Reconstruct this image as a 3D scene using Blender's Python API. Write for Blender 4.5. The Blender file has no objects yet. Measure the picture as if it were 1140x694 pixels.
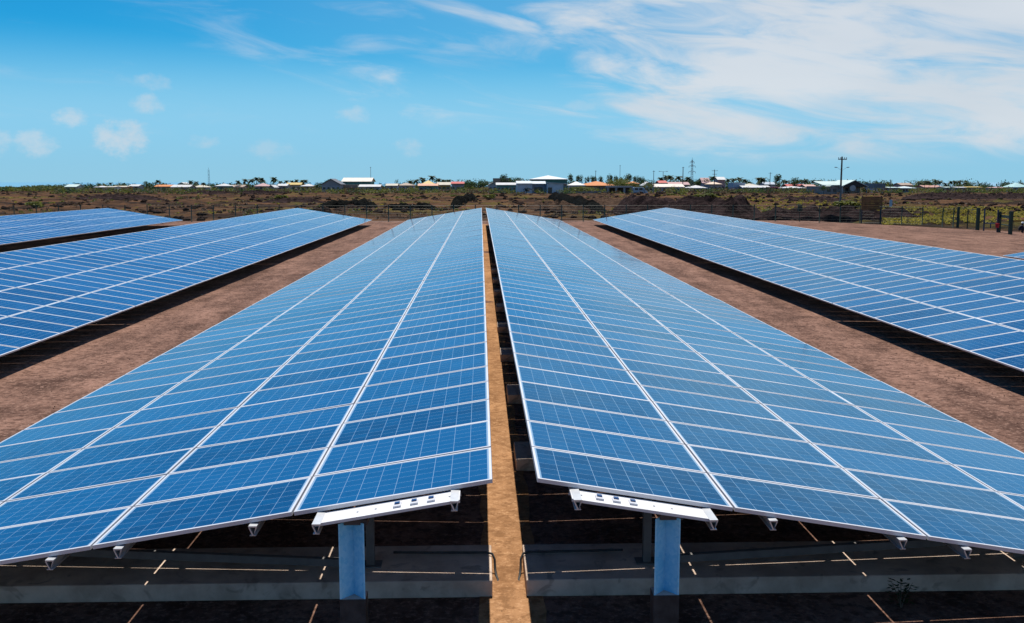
import bpy, math, random
from mathutils import Vector, Matrix, noise

random.seed(7)
SC = bpy.context.scene
COL = SC.collection
R = math.radians

# ------------------------------------------------------------------ camera
F_PX, CX, CY = 1101.8, 570.0, 347.0          # focal length and centre in photograph pixels
CAM_H, PITCH, YAW, TILT = 4.02, 0.1298, 0.0315, 0.0020
cam_d = bpy.data.cameras.new('camera')
cam_d.sensor_width = 36.0
cam_d.lens = 36.0 * F_PX / 1140.0
cam_d.clip_start = 0.1
cam_d.clip_end = 90000.0
cam = bpy.data.objects.new('camera', cam_d)
COL.objects.link(cam)
cam.location = (0, 0, CAM_H)
cam.rotation_euler = (R(90) - PITCH, 0, -YAW)
SC.camera = cam

# ------------------------------------------------------------------ sky and sun
SUN_EL, SUN_ROT = R(66), R(1.5)
W = bpy.data.worlds.new('World')
SC.world = W
W.use_nodes = True


class NT:
    """small helper to write node trees"""
    def __init__(self, tree):
        self.t = tree
        self.n = tree.nodes
        self.l = tree.links

    def node(self, kind, **kw):
        n = self.n.new(kind)
        for k, v in kw.items():
            setattr(n, k, v)
        return n

    def put(self, sock, v):
        if isinstance(v, bpy.types.NodeSocket):
            self.l.new(v, sock)
        elif v is not None:
            sock.default_value = v

    def math(self, op, a, b=None, c=None, clamp=False):
        n = self.node('ShaderNodeMath', operation=op, use_clamp=clamp)
        self.put(n.inputs[0], a)
        if b is not None:
            self.put(n.inputs[1], b)
        if c is not None:
            self.put(n.inputs[2], c)
        return n.outputs[0]

    def ramp(self, v, lo, hi, a=0.0, b=1.0, smooth=True):
        n = self.node('ShaderNodeMapRange', interpolation_type='SMOOTHSTEP' if smooth else 'LINEAR', clamp=True) if smooth else \
            self.node('ShaderNodeMapRange', clamp=True)
        self.put(n.inputs['Value'], v)
        n.inputs['From Min'].default_value = lo
        n.inputs['From Max'].default_value = hi
        n.inputs['To Min'].default_value = a
        n.inputs['To Max'].default_value = b
        return n.outputs['Result']

    def noise(self, vec, scale, detail=4.0, rough=0.55, dist=0.0, out='Fac'):
        n = self.node('ShaderNodeTexNoise')
        if vec is not None:
            self.l.new(vec, n.inputs['Vector'])
        n.inputs['Scale'].default_value = scale
        n.inputs['Detail'].default_value = detail
        n.inputs['Roughness'].default_value = rough
        n.inputs['Distortion'].default_value = dist
        return n.outputs[out]

    def mix(self, f, a, b, blend='MIX'):
        n = self.node('ShaderNodeMix', data_type='RGBA', blend_type=blend)
        self.put(n.inputs[0], f)
        for s, v in ((n.inputs[6], a), (n.inputs[7], b)):
            if isinstance(v, tuple) and len(v) == 3:
                v = (*v, 1)
            self.put(s, v)
        return n.outputs[2]

    def comb(self, x, y, z):
        n = self.node('ShaderNodeCombineXYZ')
        for i, v in enumerate((x, y, z)):
            self.put(n.inputs[i], v)
        return n.outputs[0]

    def sep(self, v):
        n = self.node('ShaderNodeSeparateXYZ')
        self.l.new(v, n.inputs[0])
        return n.outputs


SKY_STR = 0.098           # sky radiance the grade below is written for
SKY_OUT = 0.077           # background strength
w = NT(W.node_tree)
for n in list(w.n):
    w.n.remove(n)
sky = w.node('ShaderNodeTexSky', sky_type='NISHITA')
sky.sun_disc = False
sky.sun_elevation = SUN_EL
sky.sun_rotation = SUN_ROT
sky.altitude = 0
sky.air_density = 0.5
sky.dust_density = 0.0
sky.ozone_density = 6.0
# grade of the whole sky: deeper azure overhead, pale blue at the horizon
sr, sg, sb = w.sep(sky.outputs[0])


def curve(c, power, gain):
    return w.math('MULTIPLY', w.math('POWER', w.math('MULTIPLY', c, SKY_STR), power), gain / SKY_STR)


blue_sky = w.comb(curve(sr, 1.9, 0.75), curve(sg, 0.86, 0.99), curve(sb, 0.52, 0.95))
tc = w.node('ShaderNodeTexCoord')
dx, dy, dz = w.sep(tc.outputs['Generated'])
az = w.math('ARCTAN2', dx, dy)                       # radians clockwise from +Y
el = w.math('ARCSINE', dz)


def px_az_el(px, py):
    v = Vector(((px - CX) / F_PX, 1.0, -(py - CY) / F_PX))
    v = Matrix.Rotation(-YAW, 3, 'Z') @ Matrix.Rotation(-PITCH, 3, 'X') @ v
    v.normalize()
    return math.atan2(v.x, v.y), math.asin(v.z)


# maritime haze pales the lowest ten degrees of the sky
hz = w.math('MULTIPLY', w.ramp(el, 0.055, 0.150, 1.0, 0.0), 0.90)
hz_col = w.mix(w.ramp(el, 0.0, 0.06), (2.95, 5.75, 7.75), (2.85, 6.20, 8.55))
# and a thin cirrus veil that thickens towards the right
veil = w.math('MULTIPLY', w.math('MULTIPLY', w.ramp(az, -0.42, 0.10), 0.30), w.ramp(el, 0.16, 0.32, 1.0, 0.0))
pale_sky = w.mix(w.math('MAXIMUM', hz, veil), blue_sky, hz_col)

# streaky high cloud: noise stretched along a slightly falling direction
sl = w.math('ADD', el, w.math('MULTIPLY', az, 0.13))
v1 = w.comb(w.math('MULTIPLY', az, 7.5), w.math('MULTIPLY', sl, 34.0), 0.0)
n1 = w.noise(v1, 1.0, 9.0, 0.60, 0.7)
v2 = w.comb(w.math('MULTIPLY', az, 3.2), w.math('MULTIPLY', sl, 11.0), 3.7)
n2 = w.noise(v2, 1.0, 4.0, 0.5, 0.3)
side = w.ramp(w.math('ADD', az, w.math('MULTIPLY', el, 0.55)), 0.0, 0.38)
low = w.ramp(el, 0.018, 0.062)
low2 = w.math('ADD', w.math('MULTIPLY', low, 0.20), -0.20)
dens = w.math('ADD', w.math('MULTIPLY', n1, 1.45), w.math('MULTIPLY', n2, 0.75))
dens = w.math('ADD', dens, w.math('MULTIPLY', side, 0.44))
dens = w.math('ADD', dens, low2)
cl = w.math('MULTIPLY', w.ramp(dens, 1.10, 1.68), w.ramp(az, -0.30, 0.02, 0.35, 1.0))
cl = w.math('MULTIPLY', cl, w.ramp(el, 0.012, 0.035))
cl = w.math('MULTIPLY', cl, w.ramp(el, 0.17, 0.33, 1.0, 0.08))
# thin streaks high left of the main bank
v3 = w.comb(w.math('MULTIPLY', az, 7.0), w.math('MULTIPLY', w.math('ADD', el, w.math('MULTIPLY', az, 0.22)), 34.0), 9.1)
n3 = w.noise(v3, 1.0, 7.0, 0.55, 0.5)
band = w.math('MULTIPLY', w.ramp(el, 0.10, 0.14), w.ramp(az, -0.11, -0.02))
st = w.math('MULTIPLY', w.ramp(n3, 0.46, 0.72, 0.0, 0.8), band)
cl = w.math('MAXIMUM', cl, st)
# a few small fair weather puffs low on the left
pn = w.noise(w.comb(w.math('MULTIPLY', az, 60.0), w.math('MULTIPLY', el, 85.0), 1.0), 1.0, 5.0, 0.6)
for (px, py, rx, ry, s) in ((77, 131, 15, 9, .8), (135, 154, 24, 16, .95), (38, 160, 17, 12, .7), (164, 116, 15, 10, .7),
                            (170, 92, 15, 8, .5), (396, 128, 17, 8, .55), (456, 165, 14, 9, .45), (226, 158, 14, 6, .5),
                            (0, 158, 10, 12, .6), (300, 166, 22, 9, .4), (648, 118, 20, 6, .35)):
    a0, e0 = px_az_el(px, py)
    qa = w.math('MULTIPLY', w.math('SUBTRACT', az, a0), F_PX / rx)
    qe = w.math('MULTIPLY', w.math('SUBTRACT', el, e0), F_PX / ry)
    rr = w.math('ADD', w.math('MULTIPLY', qa, qa), w.math('MULTIPLY', qe, qe))
    m = w.math('SUBTRACT', 1.0, w.math('MULTIPLY', rr, 0.55))
    m = w.math('ADD', m, w.math('MULTIPLY', w.math('SUBTRACT', pn, 0.5), 2.6))
    cl = w.math('MAXIMUM', cl, w.ramp(m, 0.0, 1.3, 0.0, s * .78))
tone = w.ramp(n2, 0.3, 0.7)
ccol = w.mix(tone, (6.3, 6.8, 7.4), (7.4, 7.7, 8.1))
final = w.mix(w.math('MULTIPLY', cl, 0.88), pale_sky, ccol)
bg = w.node('ShaderNodeBackground')
w.l.new(final, bg.inputs['Color'])
bg.inputs['Strength'].default_value = SKY_OUT
wo = w.node('ShaderNodeOutputWorld')
w.l.new(bg.outputs[0], wo.inputs['Surface'])

sun_d = bpy.data.lights.new('sun', 'SUN')
sun_d.energy = 5.0
sun_d.angle = R(0.53)
sun_d.color = (1.0, 0.95, 0.87)
sun = bpy.data.objects.new('sun', sun_d)
COL.objects.link(sun)
sdir = Vector((math.sin(SUN_ROT) * math.cos(SUN_EL), math.cos(SUN_ROT) * math.cos(SUN_EL), math.sin(SUN_EL)))
sun.rotation_euler = sdir.to_track_quat('Z', 'Y').to_euler()
sun.location = (0, 40, 60)

vs = SC.view_settings
vs.view_transform = 'Standard'
vs.look = 'None'
vs.exposure = 0.35
vs.gamma = 1.0
vs.use_curve_mapping = False
SC.cycles.max_bounces = 5
SC.cycles.diffuse_bounces = 2

# ------------------------------------------------------------------ photograph measurements -> world
ROT = Matrix.Rotation(-YAW, 3, 'Z') @ Matrix.Rotation(-PITCH, 3, 'X')


def at(px, py, Y):
    """world point seen at a photograph pixel at distance Y"""
    v = ROT @ Vector(((px - CX) / F_PX, 1.0, -(py - CY) / F_PX))
    return Vector((0, 0, CAM_H)) + v * (Y / v.y)


def on_ground(px, py, z=0.2):
    v = ROT @ Vector(((px - CX) / F_PX, 1.0, -(py - CY) / F_PX))
    return Vector((0, 0, CAM_H)) + v * ((z - CAM_H) / v.z)


def project(p):
    v = ROT.inverted() @ (Vector(p) - Vector((0, 0, CAM_H)))
    if v.y < 0.05:
        return None
    return CX + F_PX * v.x / v.y, CY - F_PX * v.z / v.y


# ------------------------------------------------------------------ mesh helpers
class MB:
    def __init__(self):
        self.v, self.f, self.m, self.uv, self.uv2 = [], [], [], None, None

    def face(self, pts, mi=0):
        b = len(self.v)
        self.v += [tuple(p) for p in pts]
        self.f.append(tuple(range(b, b + len(pts))))
        self.m.append(mi)

    def box(self, x0, x1, y0, y1, z0, z1, mi=0, M=None):
        c = [(x0, y0, z0), (x1, y0, z0), (x1, y1, z0), (x0, y1, z0), (x0, y0, z1), (x1, y0, z1), (x1, y1, z1), (x0, y1, z1)]
        if M is not None:
            c = [tuple(M @ Vector(p)) for p in c]
        b = len(self.v)
        self.v += c
        for q in ((0, 3, 2, 1), (4, 5, 6, 7), (0, 1, 5, 4), (1, 2, 6, 5), (2, 3, 7, 6), (3, 0, 4, 7)):
            self.f.append(tuple(b + i for i in q))
            self.m.append(mi)

    def prism(self, poly, a, b, mi=0):
        """closed profile poly (list of points) swept from offset a to offset b"""
        n = len(poly)
        s = len(self.v)
        self.v += [tuple(Vector(p) + Vector(a)) for p in poly] + [tuple(Vector(p) + Vector(b)) for p in poly]
        for i in range(n):
            j = (i + 1) % n
            self.f.append((s + i, s + j, s + n + j, s + n + i))
            self.m.append(mi)
        self.f.append(tuple(s + i for i in reversed(range(n))))
        self.f.append(tuple(s + n + i for i in range(n)))
        self.m += [mi, mi]

    def tube(self, pts, rad, n=6, mi=0, cap=True):
        pts = [Vector(p) for p in pts]
        if not hasattr(rad, '__len__'):
            rad = [rad] * len(pts)
        s = len(self.v)
        up = Vector((0, 0, 1))
        for i, p in enumerate(pts):
            d = (pts[min(i + 1, len(pts) - 1)] - pts[max(i - 1, 0)]).normalized()
            a = d.cross(up)
            if a.length < 0.05:
                a = d.cross(Vector((0, 1, 0)))
            a.normalize()
            b = a.cross(d)
            for k in range(n):
                t = 2 * math.pi * k / n
                self.v.append(tuple(p + (a * math.cos(t) + b * math.sin(t)) * rad[i]))
        for i in range(len(pts) - 1):
            for k in range(n):
                k2 = (k + 1) % n
                self.f.append((s + i * n + k, s + i * n + k2, s + (i + 1) * n + k2, s + (i + 1) * n + k))
                self.m.append(mi)
        if cap:
            self.f.append(tuple(s + k for k in range(n)))
            e = s + (len(pts) - 1) * n
            self.f.append(tuple(e + k for k in reversed(range(n))))
            self.m += [mi, mi]

    def mesh(self, name, mats, smooth=False):
        me = bpy.data.meshes.new(name)
        me.from_pydata(self.v, [], self.f)
        for m in (mats if isinstance(mats, (list, tuple)) else [mats]):
            me.materials.append(m)
        me.polygons.foreach_set('material_index', self.m)
        if smooth:
            me.polygons.foreach_set('use_smooth', [True] * len(self.f))
        me.update()
        return me

    def build(self, name, mats, parent=None, loc=(0, 0, 0), rot=(0, 0, 0), smooth=False, bevel=0.0):
        return link(name, self.mesh(name, mats, smooth), parent, loc, rot, bevel)


def link(name, me, parent=None, loc=(0, 0, 0), rot=(0, 0, 0), bevel=0.0):
    o = bpy.data.objects.new(name, me)
    COL.objects.link(o)
    o.location = loc
    o.rotation_euler = rot
    if parent is not None:
        o.parent = parent
    if bevel:
        b = o.modifiers.new('edge', 'BEVEL')
        b.width = bevel
        b.segments = 2
        b.limit_method = 'ANGLE'
    return o


def tag(o, label=None, cat=None, group=None, kind=None):
    if label:
        o['label'] = label
    if cat:
        o['category'] = cat
    if group:
        o['group'] = group
    if kind:
        o['kind'] = kind
    return o


def thing(name, label, cat, loc=(0, 0, 0), rz=0.0, group=None):
    o = bpy.data.objects.new(name, None)
    o.empty_display_size = 0.3
    COL.objects.link(o)
    o.location = loc
    o.rotation_euler = (0, 0, rz)
    return tag(o, label, cat, group)


# ------------------------------------------------------------------ materials
def principled(name):
    m = bpy.data.materials.new(name)
    m.use_nodes = True
    t = NT(m.node_tree)
    p = t.n['Principled BSDF']
    return m, t, p


def plain(name, col, rough=0.7, metal=0.0, var=0.18, scale=3.0, bump=0.0, spec=0.3, coord='Object'):
    """procedural coat with soft unevenness"""
    m, t, p = principled(name)
    tc = t.node('ShaderNodeTexCoord')
    n = t.noise(tc.outputs[coord], scale, 6.0, 0.6)
    d = tuple(c * (1 - var) for c in col)
    b = tuple(min(1, c * (1 + var)) for c in col)
    t.l.new(t.mix(t.ramp(n, 0.3, 0.7), d, b), p.inputs['Base Color'])
    p.inputs['Roughness'].default_value = rough
    p.inputs['Metallic'].default_value = metal
    p.inputs['Specular IOR Level'].default_value = spec
    if bump:
        bn = t.node('ShaderNodeBump')
        bn.inputs['Strength'].default_value = bump
        bn.inputs['Distance'].default_value = 0.02
        t.l.new(t.noise(tc.outputs[coord], scale * 7, 6.0, 0.65), bn.inputs['Height'])
        t.l.new(bn.outputs[0], p.inputs['Normal'])
    return m


PW, PL = 1.665, 0.987            # panel size across the slope and along the row
LIP_LONG = 0.025
LIP = 0.022                     # width of the frame seen from above


def cell_material():
    m, t, p = principled('polycrystalline_cells')
    uvn = t.node('ShaderNodeUVMap', uv_map='metres')
    x, y, _ = t.sep(uvn.outputs[0])
    rn = t.node('ShaderNodeUVMap', uv_map='chance')
    r0, _, _ = t.sep(rn.outputs[0])
    oi = t.node('ShaderNodeObjectInfo')
    rnd = t.math('FRACT', t.math('ADD', oi.outputs['Random'], r0))
    mx, my = 0.036, 0.034
    cw, chh = (PW - 2 * mx) / 10, (PL - 2 * my) / 6
    cx = t.math('DIVIDE', t.math('SUBTRACT', x, mx), cw)
    cy = t.math('DIVIDE', t.math('SUBTRACT', y, my), chh)

    def line(c, half):            # 1 on the line between two cells
        f = t.math('FRACT', c)
        e = t.math('MINIMUM', f, t.math('SUBTRACT', 1.0, f))
        return t.math('LESS_THAN', e, half)
    gl = t.math('MAXIMUM', line(cx, 0.0019 / cw), line(cy, 0.0017 / chh))
    out = t.math('MAXIMUM', t.math('MAXIMUM', t.math('LESS_THAN', cx, 0.0), t.math('GREATER_THAN', cx, 10.0)),
                 t.math('MAXIMUM', t.math('LESS_THAN', cy, 0.0), t.math('GREATER_THAN', cy, 6.0)))
    gl = t.math('MAXIMUM', gl, out)
    # two bus bars in each cell
    f2 = t.math('FRACT', t.math('ADD', t.math('MULTIPLY', cy, 2.0), 0.5))
    e2 = t.math('ABSOLUTE', t.math('SUBTRACT', f2, 0.0))
    e2 = t.math('MINIMUM', f2, t.math('SUBTRACT', 1.0, f2))
    bus = t.math('MULTIPLY', t.math('LESS_THAN', e2, 0.0012 / chh), 0.25)
    # crystals, cell to cell and panel to panel differences
    cell = t.node('ShaderNodeTexWhiteNoise', noise_dimensions='3D')
    t.l.new(t.comb(t.math('FLOOR', cx), t.math('FLOOR', cy), t.math('MULTIPLY', rnd, 91.0)), cell.inputs['Vector'])
    vo = t.node('ShaderNodeTexVoronoi')
    vo.inputs['Scale'].default_value = 60.0
    t.l.new(t.comb(x, y, t.math('MULTIPLY', rnd, 13.0)), vo.inputs['Vector'])
    gr, _, _ = t.sep(vo.outputs['Color'])
    k = t.math('ADD', t.math('MULTIPLY', cell.outputs['Value'], 0.35), t.math('MULTIPLY', gr, 0.30))
    k = t.math('ADD', k, t.math('MULTIPLY', rnd, 0.75))
    blue = t.mix(k, CELL_DARK, CELL_LIGHT)
    c = t.mix(gl, blue, (0.20, 0.31, 0.42))
    c = t.mix(bus, c, (0.16, 0.24, 0.34))
    # glass with a bluish anti-reflection coat under a thin dust film that adds pale sheen at grazing view
    t.n.remove(p)
    tc = t.node('ShaderNodeTexCoord')
    du = t.noise(tc.outputs['Object'], 1.7, 6.0, 0.6)
    geo = t.node('ShaderNodeNewGeometry')
    dot = t.node('ShaderNodeVectorMath', operation='DOT_PRODUCT')
    t.l.new(geo.outputs['Incoming'], dot.inputs[0])
    t.l.new(geo.outputs['Normal'], dot.inputs[1])
    cosv = t.math('MAXIMUM', t.math('ABSOLUTE', dot.outputs['Value']), 0.004)
    tau = t.math('MULTIPLY', t.math('ADD', t.math('MULTIPLY', du, 0.9), t.math('ADD', t.math('MULTIPLY', rnd, 0.5), 0.3)), DUST_SHEEN)
    film = t.math('SUBTRACT', 1.0, t.math('EXPONENT', t.math('MULTIPLY', t.math('DIVIDE', tau, cosv), -1.0)))
    fr = t.node('ShaderNodeFresnel')
    fr.inputs['IOR'].default_value = 1.38
    gls = t.node('ShaderNodeBsdfGlossy')
    t.l.new(t.mix(t.ramp(fr.outputs[0], 0.5, 0.9), (0.40, 0.77, 0.97), (0.98, 0.99, 1.0)), gls.inputs['Color'])
    t.l.new(t.ramp(du, 0.25, 0.8, 0.05, 0.13), gls.inputs['Roughness'])
    dif = t.node('ShaderNodeBsdfDiffuse')
    t.l.new(c, dif.inputs['Color'])
    dst = t.node('ShaderNodeBsdfDiffuse')
    dst.inputs['Color'].default_value = (0.46, 0.45, 0.44, 1)
    m1 = t.node('ShaderNodeMixShader')
    t.l.new(t.math('MULTIPLY', fr.outputs[0], 0.88), m1.inputs[0])
    t.l.new(dif.outputs[0], m1.inputs[1])
    t.l.new(gls.outputs[0], m1.inputs[2])
    m2 = t.node('ShaderNodeMixShader')
    t.l.new(film, m2.inputs[0])
    t.l.new(m1.outputs[0], m2.inputs[1])
    t.l.new(dst.outputs[0], m2.inputs[2])
    t.l.new(m2.outputs[0], t.n['Material Output'].inputs['Surface'])
    return m


DUST_SHEEN = 0.0034
CELL_DARK, CELL_LIGHT = (0.0002, 0.025, 0.078), (0.0004, 0.070, 0.185)
M_CELL = cell_material()
M_ALU = plain('anodised_aluminium', (0.58, 0.58, 0.595), 0.42, 0.35, 0.06, 2.0)
M_BEAM = plain('white_galvanised_plate', (0.62, 0.61, 0.60), 0.5, 0.25, 0.07, 5.0, 0.05)
M_RAIL = plain('extruded_rail', (0.55, 0.55, 0.54), 0.4, 0.6, 0.1, 6.0)
M_BACK = plain('panel_back_sheet', (0.16, 0.16, 0.17), 0.7, 0, 0.05, 2.0)
M_SLEEVE = plain('bitumen_coat', (0.035, 0.032, 0.03), 0.65, 0, 0.4, 9.0, 0.3)
M_DARKPL = plain('dark_steel', (0.06, 0.06, 0.065), 0.5, 0.5, 0.3, 9.0)
M_STEELD = plain('dull_zinc_steel', (0.13, 0.125, 0.12), 0.75, 0.1, 0.15, 6.0)  # zinc steel darkened to carry the shadow on the rear posts
M_CONDUIT = plain('black_conduit', (0.035, 0.034, 0.033), 0.7, 0, 0.3, 20.0)
M_CAP = plain('clamp_cap_glass', (0.02, 0.06, 0.16), 0.25, 0, 0.2, 30.0)


def galvanised():
    m, t, p = principled('spangled_galvanised_steel')
    tc = t.node('ShaderNodeTexCoord')
    n = t.noise(tc.outputs['Object'], 2.5, 5.0, 0.6)
    vo = t.node('ShaderNodeTexVoronoi')
    vo.inputs['Scale'].default_value = 34.0
    t.l.new(tc.outputs['Object'], vo.inputs['Vector'])
    g, _, _ = t.sep(vo.outputs['Color'])
    k = t.math('ADD', t.math('MULTIPLY', n, 0.8), t.math('MULTIPLY', g, 0.2))
    t.l.new(t.mix(t.ramp(k, 0.3, 0.7), (0.15, 0.53, 0.78), (0.30, 0.66, 0.86)), p.inputs['Base Color'])
    # streaks run down the face
    mp = t.node('ShaderNodeMapping')
    mp.inputs['Scale'].default_value = (22, 22, 1.1)
    t.l.new(tc.outputs['Object'], mp.inputs['Vector'])
    s = t.noise(mp.outputs[0], 1.0, 4.0, 0.6)
    t.l.new(t.ramp(s, 0.3, 0.75, 0.28, 0.5), p.inputs['Roughness'])
    p.inputs['Metallic'].default_value = 0.15
    return m


M_GALV = galvanised()


def concrete():
    m, t, p = principled('cast_concrete')
    tc = t.node('ShaderNodeTexCoord')
    n = t.noise(tc.outputs['Object'], 2.2, 8.0, 0.62)
    s = t.noise(tc.outputs['Object'], 5.0, 3.0, 0.5, 0.8)
    c = t.mix(t.ramp(n, 0.3, 0.72), (0.36, 0.265, 0.20), (0.60, 0.46, 0.36))
    c = t.mix(t.ramp(s, 0.58, 0.70, 0.0, 0.55), c, (0.19, 0.14, 0.105))
    t.l.new(c, p.inputs['Base Color'])
    p.inputs['Roughness'].default_value = 0.9
    b = t.node('ShaderNodeBump')
    b.inputs['Strength'].default_value = 0.35
    b.inputs['Distance'].default_value = 0.015
    t.l.new(t.noise(tc.outputs['Object'], 34.0, 6.0, 0.7), b.inputs['Height'])
    t.l.new(b.outputs[0], p.inputs['Normal'])
    return m


M_CONC = concrete()


def site_dirt():
    m, t, p = principled('red_brown_scoria_dirt')
    tc = t.node('ShaderNodeTexCoord')
    o = tc.outputs['Object']
    big = t.noise(o, 0.11, 5.0, 0.6)
    mid = t.noise(o, 0.9, 7.0, 0.62, 0.4)
    mp = t.node('ShaderNodeMapping')
    mp.inputs['Scale'].default_value = (1.6, 0.22, 1.0)        # faint wheel marks along the lanes
    t.l.new(o, mp.inputs['Vector'])
    tr = t.noise(mp.outputs[0], 1.0, 5.0, 0.6)
    fine = t.noise(o, 17.0, 6.0, 0.7)
    k = t.math('ADD', t.math('MULTIPLY', big, 0.30), t.math('MULTIPLY', mid, 0.45))
    k = t.math('ADD', k, t.math('MULTIPLY', tr, 0.35))
    k = t.ramp(k, 0.42, 0.68)
    c = t.mix(k, DIRT_A, DIRT_B)
    c = t.mix(t.ramp(fine, 0.48, 0.66, 0.0, 0.65), c, DIRT_C)
    c = t.mix(t.ramp(t.noise(o, 7.0, 7.0, 0.75), 0.47, 0.60, 0.0, 0.75), c, DIRT_A)
    vo = t.node('ShaderNodeTexVoronoi')
    vo.inputs['Scale'].default_value = 26.0
    t.l.new(o, vo.inputs['Vector'])
    peb = t.ramp(vo.outputs['Distance'], 0.10, 0.22, 0.5, 0.0)
    c = t.mix(t.math('MULTIPLY', peb, t.ramp(mid, 0.5, 0.7)), c, (0.05, 0.035, 0.03))
    t.l.new(c, p.inputs['Base Color'])
    p.inputs['Roughness'].default_value = 0.95
    p.inputs['Specular IOR Level'].default_value = 0.02
    b = t.node('ShaderNodeBump')
    b.inputs['Strength'].default_value = 0.75
    b.inputs['Distance'].default_value = 0.05
    h = t.math('ADD', t.math('MULTIPLY', fine, 0.5), t.math('MULTIPLY', mid, 1.4))
    t.l.new(h, b.inputs['Height'])
    t.l.new(b.outputs[0], p.inputs['Normal'])
    return m


DIRT_A, DIRT_B, DIRT_C = (0.064, 0.035, 0.026), (0.240, 0.136, 0.098), (0.34, 0.21, 0.155)
M_DIRT = site_dirt()
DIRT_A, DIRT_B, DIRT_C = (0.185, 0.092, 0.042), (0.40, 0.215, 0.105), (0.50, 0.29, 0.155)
M_BRIGHT_DIRT = site_dirt()  # brighter copy of the dirt colours for the sunlit gap


def scrub_land():
    m, t, p = principled('lava_scrub_land')
    tc = t.node('ShaderNodeTexCoord')
    o = tc.outputs['Object']
    a = t.noise(o, 0.035, 6.0, 0.6, 0.4)
    b = t.noise(o, 0.13, 7.0, 0.65, 0.3)
    g = t.noise(o, 0.055, 5.0, 0.6, 0.2)
    f = t.noise(o, 1.6, 6.0, 0.7)
    c = t.mix(t.ramp(b, 0.36, 0.66), (0.020, 0.012, 0.009), (0.120, 0.061, 0.030))
    c = t.mix(t.ramp(a, 0.50, 0.64), c, (0.011, 0.009, 0.008))
    gm = t.math('MULTIPLY', t.ramp(g, 0.52, 0.64), t.ramp(f, 0.3, 0.55, 0.35, 1.0))
    c = t.mix(t.math('MULTIPLY', gm, 0.6), c, (0.098, 0.082, 0.016))
    c = t.mix(t.ramp(f, 0.40, 0.75, 0.0, 0.35), c, (0.082, 0.054, 0.036))
    t.l.new(c, p.inputs['Base Color'])
    p.inputs['Roughness'].default_value = 0.95
    p.inputs['Specular IOR Level'].default_value = 0.02
    bn = t.node('ShaderNodeBump')
    bn.inputs['Strength'].default_value = 0.8
    bn.inputs['Distance'].default_value = 0.3
    t.l.new(t.math('ADD', f, b), bn.inputs['Height'])
    t.l.new(bn.outputs[0], p.inputs['Normal'])
    return m


M_LAND = scrub_land()


def rubble(name, a, b_, sc=0.7):
    m, t, p = principled(name)
    tc = t.node('ShaderNodeTexCoord')
    o = tc.outputs['Object']
    n = t.noise(o, sc, 8.0, 0.7)
    c = t.mix(t.ramp(n, 0.32, 0.7), a, b_)
    t.l.new(c, p.inputs['Base Color'])
    p.inputs['Roughness'].default_value = 0.95
    p.inputs['Specular IOR Level'].default_value = 0.02
    bn = t.node('ShaderNodeBump')
    bn.inputs['Strength'].default_value = 1.0
    bn.inputs['Distance'].default_value = 0.3
    t.l.new(t.noise(o, sc * 3, 8.0, 0.75), bn.inputs['Height'])
    t.l.new(bn.outputs[0], p.inputs['Normal'])
    return m


M_LAVA_SHADE = rubble('shade_black_lava_rubble', (0.003, 0.0035, 0.003), (0.011, 0.011, 0.009))  # lava darkened to near black, shade of the steep faces put in
M_LAVA_PURPLE = rubble('purple_brown_lava_rubble', (0.012, 0.008, 0.008), (0.056, 0.036, 0.033))
M_EARTH = rubble('tipped_brown_earth', (0.045, 0.028, 0.019), (0.115, 0.070, 0.044))


def leafy(name, a, b_, scale=0.6):
    m, t, p = principled(name)
    tc = t.node('ShaderNodeTexCoord')
    n = t.noise(tc.outputs['Object'], scale, 4.0, 0.6)
    oi = t.node('ShaderNodeObjectInfo')
    k = t.math('ADD', t.ramp(n, 0.3, 0.7, 0.0, 0.8), t.math('MULTIPLY', oi.outputs['Random'], 0.3))
    t.l.new(t.mix(k, a, b_), p.inputs['Base Color'])
    p.inputs['Roughness'].default_value = 0.6
    p.inputs['Specular IOR Level'].default_value = 0.25
    tl = t.node('ShaderNodeBsdfTranslucent')
    t.l.new(t.mix(k, tuple(1.5 * c for c in a), tuple(1.5 * c for c in b_)), tl.inputs['Color'])
    ms = t.node('ShaderNodeMixShader')
    ms.inputs[0].default_value = 0.42
    t.l.new(p.outputs[0], ms.inputs[1])
    t.l.new(tl.outputs[0], ms.inputs[2])
    t.l.new(ms.outputs[0], t.n['Material Output'].inputs['Surface'])
    return m


M_PALM = leafy('palm_fronds', (0.015, 0.036, 0.017), (0.038, 0.07, 0.025))
M_TREE = leafy('dark_tree_leaves', (0.012, 0.033, 0.011), (0.040, 0.075, 0.02))
M_OLIVE = leafy('olive_leaves', (0.05, 0.066, 0.013), (0.125, 0.13, 0.025))
M_GRASS = leafy('dry_yellow_grass', (0.12, 0.10, 0.016), (0.27, 0.23, 0.045), 0.08)
M_BROWN = leafy('dead_scrub_twigs', (0.037, 0.024, 0.015), (0.10, 0.066, 0.037), 0.1)
M_TRUNK = plain('bark', (0.12, 0.09, 0.065), 0.9, 0, 0.3, 3.0)

_paint = {}


def paint(col, rough=0.75):
    k = tuple(round(c, 3) for c in col)
    if k not in _paint:
        _paint[k] = plain('paint_' + str(len(_paint)), tuple(.76 * c for c in col), rough, 0, 0.12, 0.5)
    return _paint[k]


M_GLASSDARK = plain('dark_window', (0.03, 0.035, 0.04), 0.15, 0, 0.2, 1.0, 0, 0.5)
M_POSTGREEN = plain('dark_green_steel', (0.010, 0.030, 0.020), 0.5, 0.0, 0.25, 4.0)
M_WOODPOLE = plain('weathered_pole_wood', (0.16, 0.135, 0.115), 0.85, 0, 0.25, 2.0)
M_BOARD = plain('brown_sign_wood', (0.16, 0.075, 0.030), 0.8, 0, 0.35, 2.5, 0.2)

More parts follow.
